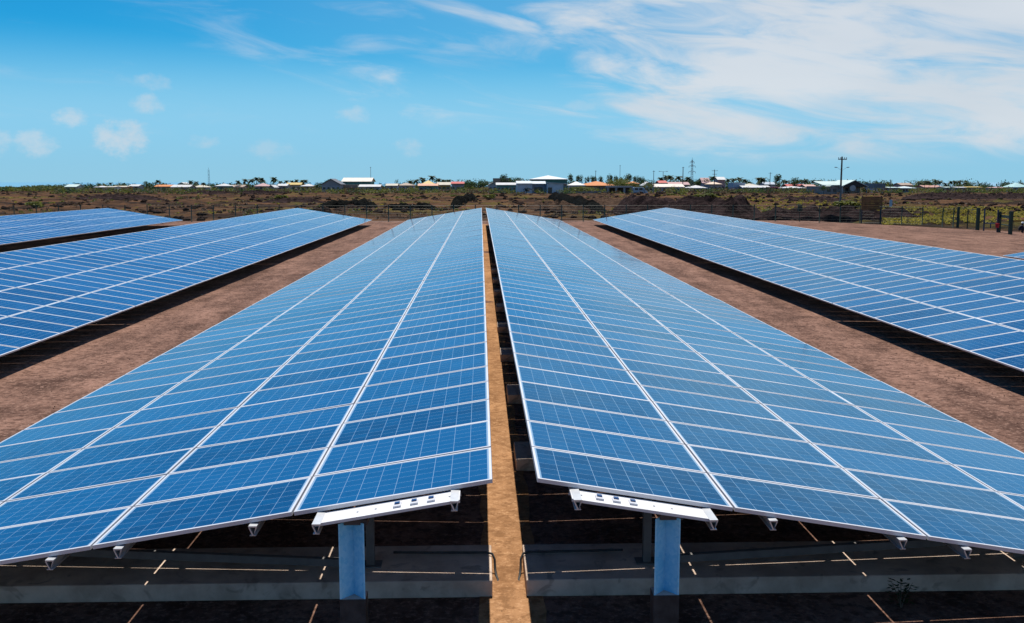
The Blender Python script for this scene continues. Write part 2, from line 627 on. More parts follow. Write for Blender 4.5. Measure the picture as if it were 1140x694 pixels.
# ------------------------------------------------------------------ ground, land and sea
mb = MB()
mb.face([(-900, -900, -0.3), (900, -900, -0.3), (900, 900, -0.3), (-900, 900, -0.3)])
g0 = mb.build('ground', M_LAND)
tag(g0, kind='structure')
mb = MB()
mb.face([(-60000, 800, -1.4), (60000, 800, -1.4), (60000, 70000, -1.4), (-60000, 70000, -1.4)])
msea, t_, p_ = principled('sea_water')
tcx = t_.node('ShaderNodeTexCoord')
t_.l.new(t_.mix(t_.ramp(t_.noise(tcx.outputs['Object'], 0.003, 4), 0.3, 0.7), (0.10, 0.26, 0.36), (0.13, 0.32, 0.42)), p_.inputs['Base Color'])
p_.inputs['Roughness'].default_value = 0.35
sea = mb.build('sea', msea)
tag(sea, kind='structure')

# fence line: straight at the back, turning towards the viewer on the right
FENCE = [(-95.0, 97.5), (30.0, 97.5), (33.0, 95.0), (40.6, 78.5)]


def fence_y(x):
    if x < 30:
        return 97.5
    if x < 33:
        return 97.5 - (x - 30) / 3 * 2.5
    return 95 - (x - 33) * 2.17


def site_z(y):
    return TILT * y


# the levelled site: fine sheet with small unevenness
mb = MB()
nx, ny = 120, 130
for j in range(ny + 1):
    for i in range(nx + 1):
        x = -100 + 160 * i / nx
        y = -12 + j / ny * (fence_y(x) + 2.2 + 12)
        fl = 0.03 * noise.noise((x * 0.35, y * 0.35, 2.0)) if y > 11 else 0.0
        mb.v.append((x, y, site_z(y) + fl * min(1, max(0, (y - 11) / 6))))
for j in range(ny):
    for i in range(nx):
        a = j * (nx + 1) + i
        mb.f.append((a, a + 1, a + nx + 2, a + nx + 1))
        mb.m.append(0)
tag(mb.build('site_ground', M_DIRT, smooth=True), kind='structure')


# added paler sheet that brightens the sunlit gap between the two middle arrays
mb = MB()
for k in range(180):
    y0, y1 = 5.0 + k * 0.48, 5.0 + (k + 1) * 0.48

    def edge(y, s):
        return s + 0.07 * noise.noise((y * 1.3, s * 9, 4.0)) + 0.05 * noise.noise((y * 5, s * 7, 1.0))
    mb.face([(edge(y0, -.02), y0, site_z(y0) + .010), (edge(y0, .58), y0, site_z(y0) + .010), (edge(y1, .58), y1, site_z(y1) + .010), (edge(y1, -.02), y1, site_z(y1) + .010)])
tag(mb.build('bright_gap_strip', M_BRIGHT_DIRT), kind='structure')


def land_h(x, y):
    """height of the scrub land beyond the fence"""
    d = y - fence_y(x)
    k = min(1, max(0, (d - 1) / 14))
    h = 0.16 + 0.75 * noise.noise((x * 0.045, y * 0.030, 5.0)) + 0.40 * noise.noise((x * 0.16, y * 0.11, 1.0))
    r = noise.noise((x * 0.5, y * 0.4, 8.0))
    h += 0.28 * max(0, r) + 0.16 * noise.noise((x * 1.3, y * 1.1, 4.0))
    if d < 1:
        return -0.12
    far = min(1, max(0, (y - 300) / 150))
    return 0.16 * (1 - k) + k * (h * (1 - 0.75 * far) + 0.05)


mb = MB()
NS, NR = 520, 230
for j in range(NR + 1):
    y = 70.0 * (860.0 / 70.0) ** (j / NR)
    for i in range(NS + 1):
        x = y * (-0.72 + 1.44 * i / NS)
        mb.v.append((x, y, land_h(x, y)))
for j in range(NR):
    for i in range(NS):
        a = j * (NS + 1) + i
        mb.f.append((a, a + 1, a + NS + 2, a + NS + 1))
        mb.m.append(0)
tag(mb.build('lava_scrub_terrain', M_LAND, smooth=True), kind='structure')


def mound(name, line, height, width, mat, rough=0.45, seed=0, steep=0.5, seg=0.5):
    """a bank of tipped rock along a line of (x, y) points"""
    pts = [Vector((p[0], p[1], 0)) for p in line]
    L = sum((pts[i + 1] - pts[i]).length for i in range(len(pts) - 1))
    n = max(8, int(L / seg))
    m = max(8, int(width / seg * 1.4))
    mb = MB()
    path = []
    for i in range(n + 1):
        s = L * i / n
        k = 0
        while k < len(pts) - 2 and s > (pts[k + 1] - pts[k]).length:
            s -= (pts[k + 1] - pts[k]).length
            k += 1
        d = (pts[k + 1] - pts[k])
        path.append((pts[k] + d.normalized() * s, d.normalized()))
    for i, (p, d) in enumerate(path):
        e = min(1, min(i, n - i) / max(1, n * 0.16))
        e = math.sin(e * math.pi / 2)
        nv = Vector((-d.y, d.x, 0))
        hs = height * (0.85 + 0.25 * noise.noise((i * seg * 0.22, seed, 0.3)) + 0.3 * noise.noise((i * seg * 0.9, seed, 0.3)))
        for j in range(m + 1):
            t = -1 + 2 * j / m
            prof = max(0, 1 - abs(t) ** (1.0 / steep)) if steep < 1 else max(0, 1 - abs(t))
            q = p + nv * (t * width / 2) * (0.55 + 0.45 * e)
            r = noise.noise((q.x * 0.9, q.y * 0.9, seed + 3.0)) * rough + noise.noise((q.x * 2.3, q.y * 2.3, seed)) * rough * 0.6
            z = e * prof * hs + r * (0.25 + prof) * e
            mb.v.append((q.x + r * 0.3, q.y, -0.25 + 0.45 * 1 + z if prof > 0 else -0.3))
    for i in range(n):
        for j in range(m):
            a = i * (m + 1) + j
            mb.f.append((a, a + m + 1, a + m + 2, a + 1))
            mb.m.append(0)
    return tag(mb.build(name, mat), kind='structure')


def gp(px, py, z=0.2):
    p = on_ground(px, py, z)
    return (p.x, p.y)


# tipped banks behind the fence, near to far
mound('lava_bank', [gp(684, 242.5), gp(735, 241.5), gp(800, 242), gp(846, 243)], 2.2, 9.0, M_LAVA_PURPLE, 0.5, 3)
mound('lava_bank', [gp(835, 243.0), gp(890, 243.5), gp(940, 244), gp(980, 244.5), gp(1022, 246)], 1.2, 5.0, M_LAVA_PURPLE, 0.55, 9)
mound('shade_black_rock_bank', [gp(612, 221), gp(640, 229), gp(660, 237), gp(676, 243)], 1.5, 2.6, M_LAVA_SHADE, 0.2, 15, 0.35)
mound('earth_bank', [gp(594, 236), gp(615, 237), gp(634, 240)], 1.35, 8.0, M_EARTH, 0.55, 21)
mound('earth_bank', [gp(652, 226), gp(690, 229), gp(700, 234)], 1.0, 9.0, M_EARTH, 0.4, 22)
mound('shade_black_rock_bank', [gp(352, 231), gp(375, 230), gp(395, 229), gp(418, 232)], 1.0, 2.0, M_LAVA_SHADE, 0.35, 27, 0.35)
mound('shade_black_rock_bank', [gp(428, 231.5), gp(455, 232.5), gp(486, 234)], 0.8, 1.8, M_LAVA_SHADE, 0.3, 31, 0.35)
mound('shade_black_rock_bank', [gp(436, 237), gp(460, 237.5)], 0.6, 1.5, M_LAVA_SHADE, 0.3, 33, 0.35)
mound('shade_black_rock_bank', [gp(505, 231), gp(515, 227), gp(527, 223)], 1.4, 2.2, M_LAVA_SHADE, 0.35, 35, 0.35)
mound('lava_bank', [gp(1018, 222), gp(1045, 221), gp(1075, 222), gp(1100, 223)], 1.2, 10.0, M_LAVA_PURPLE, 0.6, 41)
mound('lava_bank', [gp(1105, 222), gp(1125, 221), gp(1160, 223)], 1.1, 10.0, M_LAVA_PURPLE, 0.6, 45)
mound('lava_bank', [gp(875, 225), gp(910, 224), gp(935, 225)], 0.9, 8.0, M_LAVA_PURPLE, 0.5, 47)
mound('lava_bank', [gp(80, 222), gp(130, 221), gp(170, 223)], 0.8, 9.0, M_LAVA_PURPLE, 0.5, 51)
mound('lava_bank', [gp(210, 217), gp(260, 216), gp(320, 217)], 1.0, 12.0, M_LAVA_PURPLE, 0.6, 55)
mound('lava_bank', [gp(300, 226), gp(325, 225), gp(352, 226)], 0.6, 6.0, M_LAVA_PURPLE, 0.5, 57)
mound('lava_bank', [gp(600, 219), gp(650, 218.5), gp(690, 219)], 0.5, 8.0, M_EARTH, 0.4, 59)

# loose lava blocks all over the land
mb = MB()
rng = random.Random(11)
for k in range(3600):
    y = 101 * (420 / 101.0) ** (rng.random() ** 1.2)
    x = y * rng.uniform(-0.62, 0.66)
    if y < fence_y(x) + 3:
        continue
    if noise.noise((x * 0.06, y * 0.045, 12.0)) < -0.05:
        continue
    s = rng.uniform(0.12, 0.42) * (0.8 + y / 400)
    c = Vector((x, y, land_h(x, y)))
    ring = []
    n = 6
    base = len(mb.v)
    for lvl, (rr, zz) in enumerate(((1.0, -0.3), (0.95, 0.45), (0.45, 0.85))):
        for i in range(n):
            a = 2 * math.pi * i / n + lvl * 0.4
            q = rr * s * rng.uniform(0.7, 1.25)
            mb.v.append((c.x + math.cos(a) * q * 1.2, c.y + math.sin(a) * q, c.z + zz * s * rng.uniform(0.75, 1.2)))
    for lvl in range(2):
        for i in range(n):
            j = (i + 1) % n
            mb.f.append((base + lvl * n + i, base + lvl * n + j, base + lvl * n + n + j, base + lvl * n + n + i))
            mb.m.append(0)
    mb.f.append(tuple(base + 2 * n + i for i in range(n)))
    mb.m.append(0)
tag(mb.build('lava_rubble', rubble('loose_lava_blocks', (0.013, 0.0095, 0.008), (0.065, 0.042, 0.033), 0.4)), kind='stuff')


def tuft(mb, c, s, n, r, w_=0.05, lean=0.6):
    for _ in range(n):
        a = r.uniform(0, 6.28)
        b = Vector((c.x + r.uniform(-.35, .35) * s, c.y + r.uniform(-.35, .35) * s, c.z - 0.05))
        t = b + Vector((math.cos(a) * lean * s, math.sin(a) * lean * s, s * r.uniform(0.6, 1.1)))
        sd = Vector((math.sin(a + r.uniform(-1, 1)), math.cos(a), 0)) * w_ * r.uniform(.7, 1.4)
        mb.face([b - sd, b + sd, t + sd * .2, t - sd * .2])


# dry grass: thick in the band behind the right hand banks, thin elsewhere
mb = MB()
rng = random.Random(5)
for k in range(3600):
    px = rng.choice((rng.uniform(690, 1010), rng.uniform(690, 1010), rng.uniform(0, 1140), rng.uniform(985, 1140), rng.uniform(985, 1100)))
    py = rng.uniform(219, 241) if px > 680 else rng.uniform(214, 240)
    if px > 985:
        py = rng.uniform(233, 249)
    p = on_ground(px, py)
    if p.y < fence_y(p.x) + 2.5 or p.y > 330:
        continue
    if px < 680 and noise.noise((p.x * 0.05, p.y * 0.04, 21.0)) < 0.12:
        continue
    p.z = land_h(p.x, p.y)
    tuft(mb, p, rng.uniform(0.16, 0.36), 12, rng, 0.06 + p.y * 0.0005, 0.9)
tag(mb.build('dry_grass', M_GRASS), kind='stuff')


def leaf_blob(mb, c, rx, ry, rz, n, size, r, mi=0):
    """uneven clump of leaf faces"""
    lob = [(Vector((r.uniform(-.6, .6) * rx, r.uniform(-.6, .6) * ry, r.uniform(-.35, .6) * rz)), r.uniform(.35, .62)) for _ in range(7)]
    for _ in range(n):
        o, q = r.choice(lob)
        d = Vector((r.gauss(0, 1), r.gauss(0, 1), r.gauss(0, 1))).normalized() * (r.random() ** 0.4) * q
        p = Vector(c) + o + Vector((d.x * rx, d.y * ry, d.z * rz))
        u = Vector((r.gauss(0, 1), r.gauss(0, 1), r.gauss(0, .6))).normalized()
        v = u.cross(Vector((r.gauss(0, 1), r.gauss(0, 1), r.gauss(0, 1)))).normalized()
        s = size * r.uniform(.6, 1.4)
        mb.face([p - u * s, p - v * s * .6, p + u * s, p + v * s * .6], mi)


# low dead scrub, nobody could count it
mb = MB()
rng = random.Random(19)
for k in range(1500):
    y = 103 * (430 / 103.0) ** rng.random()
    x = y * rng.uniform(-0.62, 0.66)
    if y < fence_y(x) + 4 or noise.noise((x * 0.05, y * 0.05, 31.0)) < -0.1:
        continue
    s = rng.uniform(0.25, 0.7)
    leaf_blob(mb, (x, y, land_h(x, y) + s * .3), s * 1.2, s * 1.2, s * .7, 26, 0.06 + y * 0.0005, rng, 0 if rng.random() < .72 else 1)
tag(mb.build('low_scrub', [M_BROWN, M_OLIVE]), kind='stuff')

# ------------------------------------------------------------------ solar arrays
TH = 0.1614
CT, ST = math.cos(TH), math.sin(TH)
ZR, COLGAP, ROWPITCH, Y0, NROW = CAM_H - 2.456, 0.02, 1.0105, 7.972, 81
WID = 4 * PW + 3 * COLGAP
D_ = WID * CT


def row_v(r):
    return r * ROWPITCH + 0.05 * ((r // 20) if r < 80 else 3)


def panel_faces(mb, M, mi_glass=0, mi_frame=1, mi_back=2, glass=True, frame=True, uvs=None, rnd=0.0, rv=None):
    def q(pts, mi, uv=None):
        mb.face([M @ Vector(p) for p in pts], mi)
        if uvs is not None:
            for p in pts:
                uvs.append((p[0], p[1]))
                rv.append(rnd)
    l, t, d = LIP, 0.0, 0.033
    if glass:
        g = -0.0025
        q([(l, l, g), (PW - l, l, g), (PW - l, PL - l, g), (l, PL - l, g)], mi_glass)
        b = -0.010
        q([(l, l, b), (l, PL - l, b), (PW - l, PL - l, b), (PW - l, l, b)], mi_back)
    if frame:
        o = [(0, 0), (PW, 0), (PW, PL), (0, PL)]
        m = LIP_LONG
        i = [(l, m), (PW - l, m), (PW - l, PL - m), (l, PL - m)]
        for k in range(4):
            a, b = o[k], o[(k + 1) % 4]
            c, e = i[(k + 1) % 4], i[k]
            q([(*a, t), (*b, t), (*c, t), (*e, t)], mi_frame)
            q([(*a, -d), (*b, -d), (*b, t), (*a, t)], mi_frame)
            q([(*e, t), (*c, t), (*c, -d), (*e, -d)], mi_frame)
            q([(*a, -d), (*e, -d), (*c, -d), (*b, -d)], mi_frame)


def finish_uv(me, uvs, rv):
    a = me.uv_layers.new(name='metres')
    b = me.uv_layers.new(name='chance')
    a.data.foreach_set('uv', [c for p in uvs for c in p])
    b.data.foreach_set('uv', [c for p in rv for c in (p, 0.0)])


I4 = Matrix.Identity(4)
u_, r_ = [], []
mb = MB()
panel_faces(mb, I4, 0, 1, 1, True, False, u_, 0.0, r_)
ME_GLASS = mb.mesh('solar_panel', [M_CELL, M_BACK])
finish_uv(ME_GLASS, u_, r_)
mb = MB()
panel_faces(mb, I4, 0, 0, 0, False, True)
ME_FRAME = mb.mesh('frame', [M_ALU])


def solar_array(name, label, ridge_x, sgn, rows, y_start, near_end=False, supports=True, n_parts=100, seed=1):
    root = thing(name, label, 'solar array', (ridge_x, y_start, site_z(y_start)), 0, 'long rows of blue solar panels')
    root.rotation_euler = (TILT, 0, 0)
    rg = random.Random(seed)
    todo = []
    for r in rows:
        for c in range(4):
            u0 = c * (PW + COLGAP)
            ux = u0 if sgn > 0 else u0 + PW
            loc = Vector((sgn * ux * CT, row_v(r) - row_v(rows[0]), ZR - ux * ST))
            rot = (rg.gauss(0, R(0.10)), sgn * TH + rg.gauss(0, R(0.10)), 0)
            um = u0 + PW / 2
            cen = Vector((ridge_x + sgn * um * CT, y_start + loc.y + PL / 2, ZR - um * ST + site_z(y_start + loc.y)))
            pr = project(cen)
            inside = pr is not None and -20 < pr[0] < 1160 and -20 < pr[1] < 715
            todo.append((0 if inside else 1, cen.length, loc, rot, rg.random()))
    order = sorted(range(len(todo)), key=lambda i: todo[i][:2])
    mb = MB()
    us, rv = [], []
    for n, i in enumerate(order):
        out, _, loc, rot, rnd = todo[i]
        if n < n_parts and not out:
            p = link('solar_panel', ME_GLASS, root, loc, rot)
            link('frame', ME_FRAME, p)
        else:
            from mathutils import Euler
            M = Matrix.Translation(loc) @ Euler(rot).to_matrix().to_4x4()
            panel_faces(mb, M, 0, 1, 2, True, True, us, rnd, rv)
    if mb.f:
        me = mb.mesh('solar_panel_field', [M_CELL, M_ALU, M_BACK])
        finish_uv(me, us, rv)
        tag(link('solar_panel_field', me, root), kind='stuff')
    length = row_v(rows[-1]) - row_v(rows[0]) + PL
    # two triangular rails under every column of panels
    for c in range(4):
        for k, du in enumerate((0.31, 1.43)):
            u = c * (PW + COLGAP) + du
            x, z = sgn * u * CT, ZR - u * ST - 0.040
            first = -0.30 if (c == 0 and near_end) else -0.075
            mb = MB()
            s = 0.034
            # open triangle section: top flange and two webs meeting below
            top = [(x - s, 0, z), (x + s, 0, z), (x + s, 0, z - 0.012), (x - s, 0, z - 0.012)]
            lw = [(x - s, 0, z - 0.0125), (x - s + 0.01, 0, z - 0.0125), (x + 0.006, 0, z - 0.078), (x - 0.006, 0, z - 0.078)]
            rw = [(x + s - 0.01, 0, z - 0.0125), (x + s, 0, z - 0.0125), (x + 0.0065, 0, z - 0.074), (x + 0.007, 0, z - 0.078)]
            lip = [(x - 0.026, 0, z - 0.0785), (x + 0.026, 0, z - 0.0785), (x + 0.026, 0, z - 0.084), (x - 0.026, 0, z - 0.084)]
            for pf in (top, lw, rw, lip):
                mb.prism(pf, (0, first, 0), (0, length - 0.05, 0))
            mb.build('rail', M_RAIL, root)
    if near_end:
        end_beam(root, sgn)
    if supports:
        for k in range(int(length // 4.19) + (1 if length % 4.19 > 2 else 0)):
            y = (9.18 + 0.45 + 4.19 * k) - Y0
            if y > length - 0.3:
                break
            u = 1.225
            x, zt = sgn * u * CT, ZR - u * ST - 0.16
            mb = MB()
            mb.box(x - 0.04, x + 0.04, y - 0.04, y + 0.04, 0.18, zt)
            mb.box(x - 0.11, x + 0.11, y - 0.09, y + 0.09, 0.165, 0.18)
            mb.build('post', M_STEELD, root)
            u = 5.1
            x2, zt2 = sgn * u * CT, ZR - u * ST - 0.16
            mb = MB()
            mb.box(x2 - 0.05, x2 + 0.05, y - 0.05, y + 0.05, 0.18, zt2)
            mb.build('post', M_STEELD, root)
            mb = MB()
            a = Vector((sgn * 0.1 * CT, y, ZR - 0.1 * ST - 0.16))
            b = Vector((sgn * 6.1 * CT, y, ZR - 6.1 * ST - 0.16))
            n = Vector((sgn * ST, 0, CT))
            pf = [Vector((0, -0.04, 0)) + n * 0.005, Vector((0, 0.04, 0)) + n * 0.005, Vector((0, 0.04, 0)) - n * 0.09, Vector((0, -0.04, 0)) - n * 0.09]
            mb.prism(pf, a, b)
            mb.build('rafter', M_RAIL, root)
            if k == 0 and near_end:
                mb = MB()
                mb.prism([(x + sgn * 0.06, y - 0.16, 0.20), (x + sgn * 0.06, y - 0.10, 0.20), (x + sgn * 0.06, y - 0.10, 0.275), (x + sgn * 0.06, y - 0.16, 0.275)],
                         (0, 0, 0), (x2 - x - sgn * 0.12, 0, 0.20))
                mb.build('brace', M_STEELD, root)
    return root


SLEEVE_Z = at(392, 667, 7.77).z - site_z(7.97)


def end_beam(root, sgn):
    """pale plate bolted across the first two rails, with clamps, and the broad post under it"""
    def pt(u, y, n):
        return Vector((sgn * (u * CT + n * ST), y, ZR - u * ST + n * CT))
    mb = MB()
    ua, ub = 0.275, 1.475
    # shallow channel: top plate, front lip, rear lip
    for (y0, y1, n0, n1) in ((-0.255, -0.012, -0.058, -0.048), (-0.262, -0.2555, -0.072, -0.048), (-0.012, -0.006, -0.10, -0.046)):
        c = [pt(ua, y0, n0), pt(ub, y0, n0), pt(ub, y1, n0), pt(ua, y1, n0), pt(ua, y0, n1), pt(ub, y0, n1), pt(ub, y1, n1), pt(ua, y1, n1)]
        b = len(mb.v)
        mb.v += [tuple(p) for p in c]
        for q in ((0, 3, 2, 1), (4, 5, 6, 7), (0, 1, 5, 4), (1, 2, 6, 5), (2, 3, 7, 6), (3, 0, 4, 7)):
            mb.f.append(tuple(b + i for i in (q if sgn > 0 else q[::-1])))
            mb.m.append(0)
    beam = mb.build('end_plate', M_BEAM, root)
    for u in (0.51, 0.65, 0.79):
        mb = MB()
        M = Matrix.Translation(pt(u, -0.15, -0.048)) @ Matrix.Rotation(sgn * TH, 4, 'Y')
        mb.box(-0.032, 0.032, -0.05, 0.045, 0.0, 0.016, 0, M)
        mb.box(-0.021, 0.021, -0.005, 0.035, 0.0165, 0.026, 1, M)
        mb.build('clamp', [M_ALU, M_CAP], beam)
    mb = MB()
    for u in (0.97, 1.12, 0.36):
        M = Matrix.Translation(pt(u, -0.14, -0.0478)) @ Matrix.Rotation(sgn * TH, 4, 'Y')
        mb.box(-0.008, 0.008, -0.008, 0.008, 0, 0.006, 0, M)
    mb.build('bolt', M_RAIL, beam)
    # post: rolled channel, open at the back
    u = 1.16 if sgn < 0 else 1.07
    x, zt = sgn * u * CT, ZR - u * ST - 0.105
    mb = MB()
    w2, y1, y2 = 0.104, -0.205, -0.085
    # the post is an angle section, its hollow turned to the end of the row
    prof = [(-w2, y1), (-w2 + 0.012, y1), (0, y2 - 0.015), (w2 - 0.012, y1), (w2, y1), (0.012, y2), (-0.012, y2)]
    mb.prism([(x + p[0], p[1], 0) for p in prof], (0, 0, SLEEVE_Z + .0005), (0, 0, zt - 0.012))
    post = mb.build('post', M_GALV, root)
    mb = MB()
    mb.box(x - w2 - .002, x + w2 + .002, y1 - .004, -0.04, -0.05, SLEEVE_Z - .003, 0)
    mb.face([(x - w2 - .002, y1 - .004, SLEEVE_Z), (x + w2 + .002, y1 - .004, SLEEVE_Z), (x + w2 + .002, -0.04, SLEEVE_Z), (x - w2 - .002, -0.04, SLEEVE_Z)], 1)
    mb.build('pedestal', [M_SLEEVE, paint((.85, .55, .42))], post)
    mb = MB()
    mb.box(x - 0.06, x + 0.13, y1 + 0.02, -0.04, zt - 0.03, zt + 0.012)
    mb.build('head_plate', M_DARKPL, post)


CORL, CORR, GAP, X0 = 3.245, 3.082, 0.381, 0.085
ALL = list(range(NROW))
solar_array('solar_array', 'long blue solar array left of the narrow central gap, sloping down to the left', X0, -1, ALL, Y0, True, seed=3)
solar_array('solar_array', 'long blue solar array right of the narrow central gap, sloping down to the right', X0 + GAP, 1, ALL, Y0, True, seed=4)
solar_array('solar_array', 'blue solar array across the left dirt lane, its low edge shading the lane', X0 - D_ - CORL - D_, 1, ALL, Y0, seed=5)
solar_array('solar_array', 'greyish blue solar array across the right dirt lane, in front of the gate', X0 + GAP + D_ + CORR + D_, -1, ALL, Y0, seed=6)
solar_array('solar_array', 'farthest left solar array, seen as a small blue wedge before the fence', X0 - D_ - CORL - D_ - GAP - D_ - CORL - D_, 1, ALL, Y0, seed=7)
rr = list(range(22, 38))
solar_array('solar_array', 'solar array corner just entering at the right edge below the gate', 24.75 + D_, -1, rr, 46.2 - 16 * ROWPITCH, seed=8, supports=False)

# ------------------------------------------------------------------ concrete sills under the tables
ords = ['first', 'second', 'third', 'fourth', 'fifth', 'sixth', 'seventh', 'eighth', 'ninth', 'tenth', 'eleventh', 'twelfth']
rng = random.Random(2)


def sill(x0, x1, y, label):
    mb = MB()
    z = site_z(y)
    # cast bar with a slightly battered face
    pf = [(0, 0.0, 0), (0, 0.015, 0.168), (0, 0.97, 0.17), (0, 0.99, 0)]
    mb.prism([(x0, p[1], p[2]) for p in pf], (0, 0, 0), (x1 - x0, 0, 0))
    o = mb.build('concrete_sill', M_CONC, loc=(0, y, z), bevel=0.014)
    return tag(o, label, 'concrete block', 'concrete footing sills under the solar tables')


for k in range(9):
    y = 9.18 + 4.19 * k
    lab = 'stained concrete sill under the near end of the right central array' if k == 0 else \
        f'dark concrete sill end in the central gap, {ords[k]} from the near end'
    sill(0.43 + (0.0 if k == 0 else rng.uniform(0, .05)), 7.0, y, lab)
sill(-6.5, 0.10, 9.18, 'stained concrete sill under the near end of the left central array')

# black conduits that lie on the two near sills and drop over their ends
for sg, xe, lab in ((-1, 0.10, 'left'), (1, 0.43, 'right')):
    z = site_z(9.8)
    xa = (X0 if sg < 0 else X0 + GAP) + sg * 1.0
    y = 9.86
    e = -sg
    pts = [(xa, y, z + .205), (xa + e * .5, y, z + .197), (xe - e * 0.06, y - .01, z + .197), (xe + e * .005, y - .03, z + .19), (xe + e * .03, y - .06, z + .14),
           (xe + e * .034, y - .10, z + .05), (xe + e * .045, y - .17, z + .012), (xe + e * .06, y - .27, z + .004), (xe + e * .045, y - .40, z - .02)]
    mb = MB()
    mb.tube(pts, 0.013, 8)
    tag(mb.build('conduit', M_CONDUIT, smooth=True), f'black conduit lying along the near concrete sill of the {lab} central array', 'conduit', 'black conduits on the concrete sills')

# a weed in front of the right sill
t = thing('weed', 'small dark weed growing before the concrete sill under the right central array', 'weed', (on_ground(1003, 676, 0.02)))
rng = random.Random(8)
mb = MB()
for k in range(70):
    a = rng.uniform(0, 6.28)
    h = rng.uniform(.04, .26)
    rr_ = rng.uniform(0.02, .13)
    p = Vector((math.cos(a) * rr_, math.sin(a) * rr_, h))
    u = Vector((math.cos(a), math.sin(a), rng.uniform(-.3, .5))) * .03
    v = Vector((-math.sin(a), math.cos(a), 0)) * .014
    mb.face([p - u, p - v, p + u, p + v])
mb.build('leaves', M_TREE, t)
mb = MB()
for k in range(5):
    a = k * 1.3
    mb.tube([(0, 0, -.02), (math.cos(a) * .04, math.sin(a) * .04, .12), (math.cos(a) * .1, math.sin(a) * .1, .24)], [.006, .004, .002], 4)
mb.build('stem', M_TRUNK, t)

# pebbles and clods on the near ground (countless)
mb = MB()
rng = random.Random(33)
for k in range(2600):
    if k < 1400:
        y = rng.uniform(6.5, 20)
        x = rng.uniform(-9, 10)
    else:
        y = rng.uniform(10, 60)
        x = rng.choice((rng.uniform(X0 - D_ - CORL, X0 - D_), rng.uniform(X0 + GAP + D_, X0 + GAP + D_ + CORR), rng.uniform(0.1, .46)))
    if 9.1 < y < 10.25 and abs(x) < 8:
        continue
    s = rng.uniform(.004, .015)
    z = site_z(y) + (0.0 if y < 11 else 0.0)
    b = len(mb.v)
    for i in range(5):
        a = i * 1.2566 + rng.uniform(-.3, .3)
        mb.v.append((x + math.cos(a) * s, y + math.sin(a) * s, z - 0.01))
    for i in range(5):
        a = i * 1.2566 + rng.uniform(-.3, .3)
        mb.v.append((x + math.cos(a) * s * .6, y + math.sin(a) * s * .6, z + s * rng.uniform(.5, .9)))
    for i in range(5):
        j = (i + 1) % 5
        mb.f.append((b + i, b + j, b + 5 + j, b + 5 + i))
        mb.m.append(0)
    mb.f.append((b + 5, b + 6, b + 7, b + 8, b + 9))
    mb.m.append(0)
tag(mb.build('gravel', rubble('scoria_pebbles', (0.10, 0.06, 0.045), (0.23, 0.145, 0.11), 8.0)), kind='stuff')

# ------------------------------------------------------------------ perimeter fence
posts = []
x = -62.0
while x < 30.5:
    posts.append((x, 97.5))
    x += 2.12
p0, p1 = Vector(FENCE[2]), Vector(FENCE[3])
gate_px = 1060
pxs = [912, 935, 957, 980, 1003.5, 1026.5, 1049, 1061]
bys = [248.2, 248.0, 248.2, 248.8, 249.4, 250.2, 252.0, 252.6]
right = []
for a, b in zip(pxs, bys):
    p = on_ground(a, b, 0.19)
    right.append((p.x, p.y))
posts = [q for q in posts if q[0] < right[0][0] - 1.2] + right
fen = thing('fence', 'dark wire mesh fence on thin posts along the back of the solar field', 'fence', (0, 0, 0))
for q in posts:
    mb = MB()
    z = site_z(q[1])
    h = 1.62
    mb.tube([(0, 0, -.05), (0, 0, h), (0, -.0, h + .04)], [.05, .05, .03], 6)
    mb.build('fence_post', M_POSTGREEN, fen, (q[0], q[1], z), smooth=True)
mb = MB()
for a, b in zip(posts[:-1], posts[1:]):
    A, B = Vector((*a, site_z(a[1]))), Vector((*b, site_z(b[1])))
    for zz in (0.04, .3, .55, .8, 1.05, 1.3, 1.56):
        mb.tube([A + Vector((0, 0, zz)), B + Vector((0, 0, zz))], .0045 if zz not in (.04, 1.56) else .008, 3, cap=False)
    for k in range(1, 16):
        q = A.lerp(B, k / 16)
        mb.tube([q + Vector((0, 0, .04)), q + Vector((0, 0, 1.56))], .004, 3, cap=False)
mb.build('wire_mesh', M_POSTGREEN, fen)

# gates in the fence on the right


def gpost(mb, px, yb, h, r, D=None):
    p = on_ground(px, yb, 0.17)
    mb.box(p.x - r, p.x + r, p.y - r, p.y + r, p.z - .05, p.z + h)
    return p


gt = thing('gate', 'open vehicle gateway between two thick dark green posts in the fence', 'gate')
mb = MB(); a = gpost(mb, 1066, 253.2, 1.75, .085); mb.build('gate_post', M_POSTGREEN, gt)
mb = MB(); b = gpost(mb, 1088, 256.2, 1.80, .11); mb.build('gate_post', M_POSTGREEN, gt)
m_ = a.lerp(b, .5)
mb = MB()
mb.tube([(m_.x, m_.y, .15), (m_.x, m_.y, 1.78)], .05, 6)
mb.tube([(m_.x, m_.y, 1.74), (b.x - .1, b.y, 1.8)], .022, 6)
mb.tube([(m_.x, m_.y, .2), (b.x - .1, b.y, .2)], .022, 6)
mb.build('gate_leaf', M_POSTGREEN, gt)
M_BLUEST = plain('blue_grey_steel', (0.035, 0.05, 0.085), .5, .2, .2, 3)
bt = thing('barrier', 'bluish steel barrier frame between the thick green post and narrow gate', 'barrier')
for px in (1095, 1110):
    mb = MB(); q = gpost(mb, px, 257.2 if px == 1095 else 258.4, 1.72, .045); mb.build('upright', M_BLUEST, bt)
    if px == 1095:
        a = q
    else:
        b = q
mb = MB()
mb.tube([(a.x, a.y, .78), (b.x, b.y, .82)], .045, 6)
m_ = a.lerp(b, .5)
mb.tube([(m_.x, m_.y, .8), (m_.x, m_.y, .45)], .05, 6)
mb.build('crossbar', M_BLUEST, bt)
pg = thing('gate', 'narrow pedestrian gate with a dark board across its top', 'gate')
mb = MB(); a = gpost(mb, 1112.5, 258.5, 1.58, .07); mb.build('gate_post', M_POSTGREEN, pg)
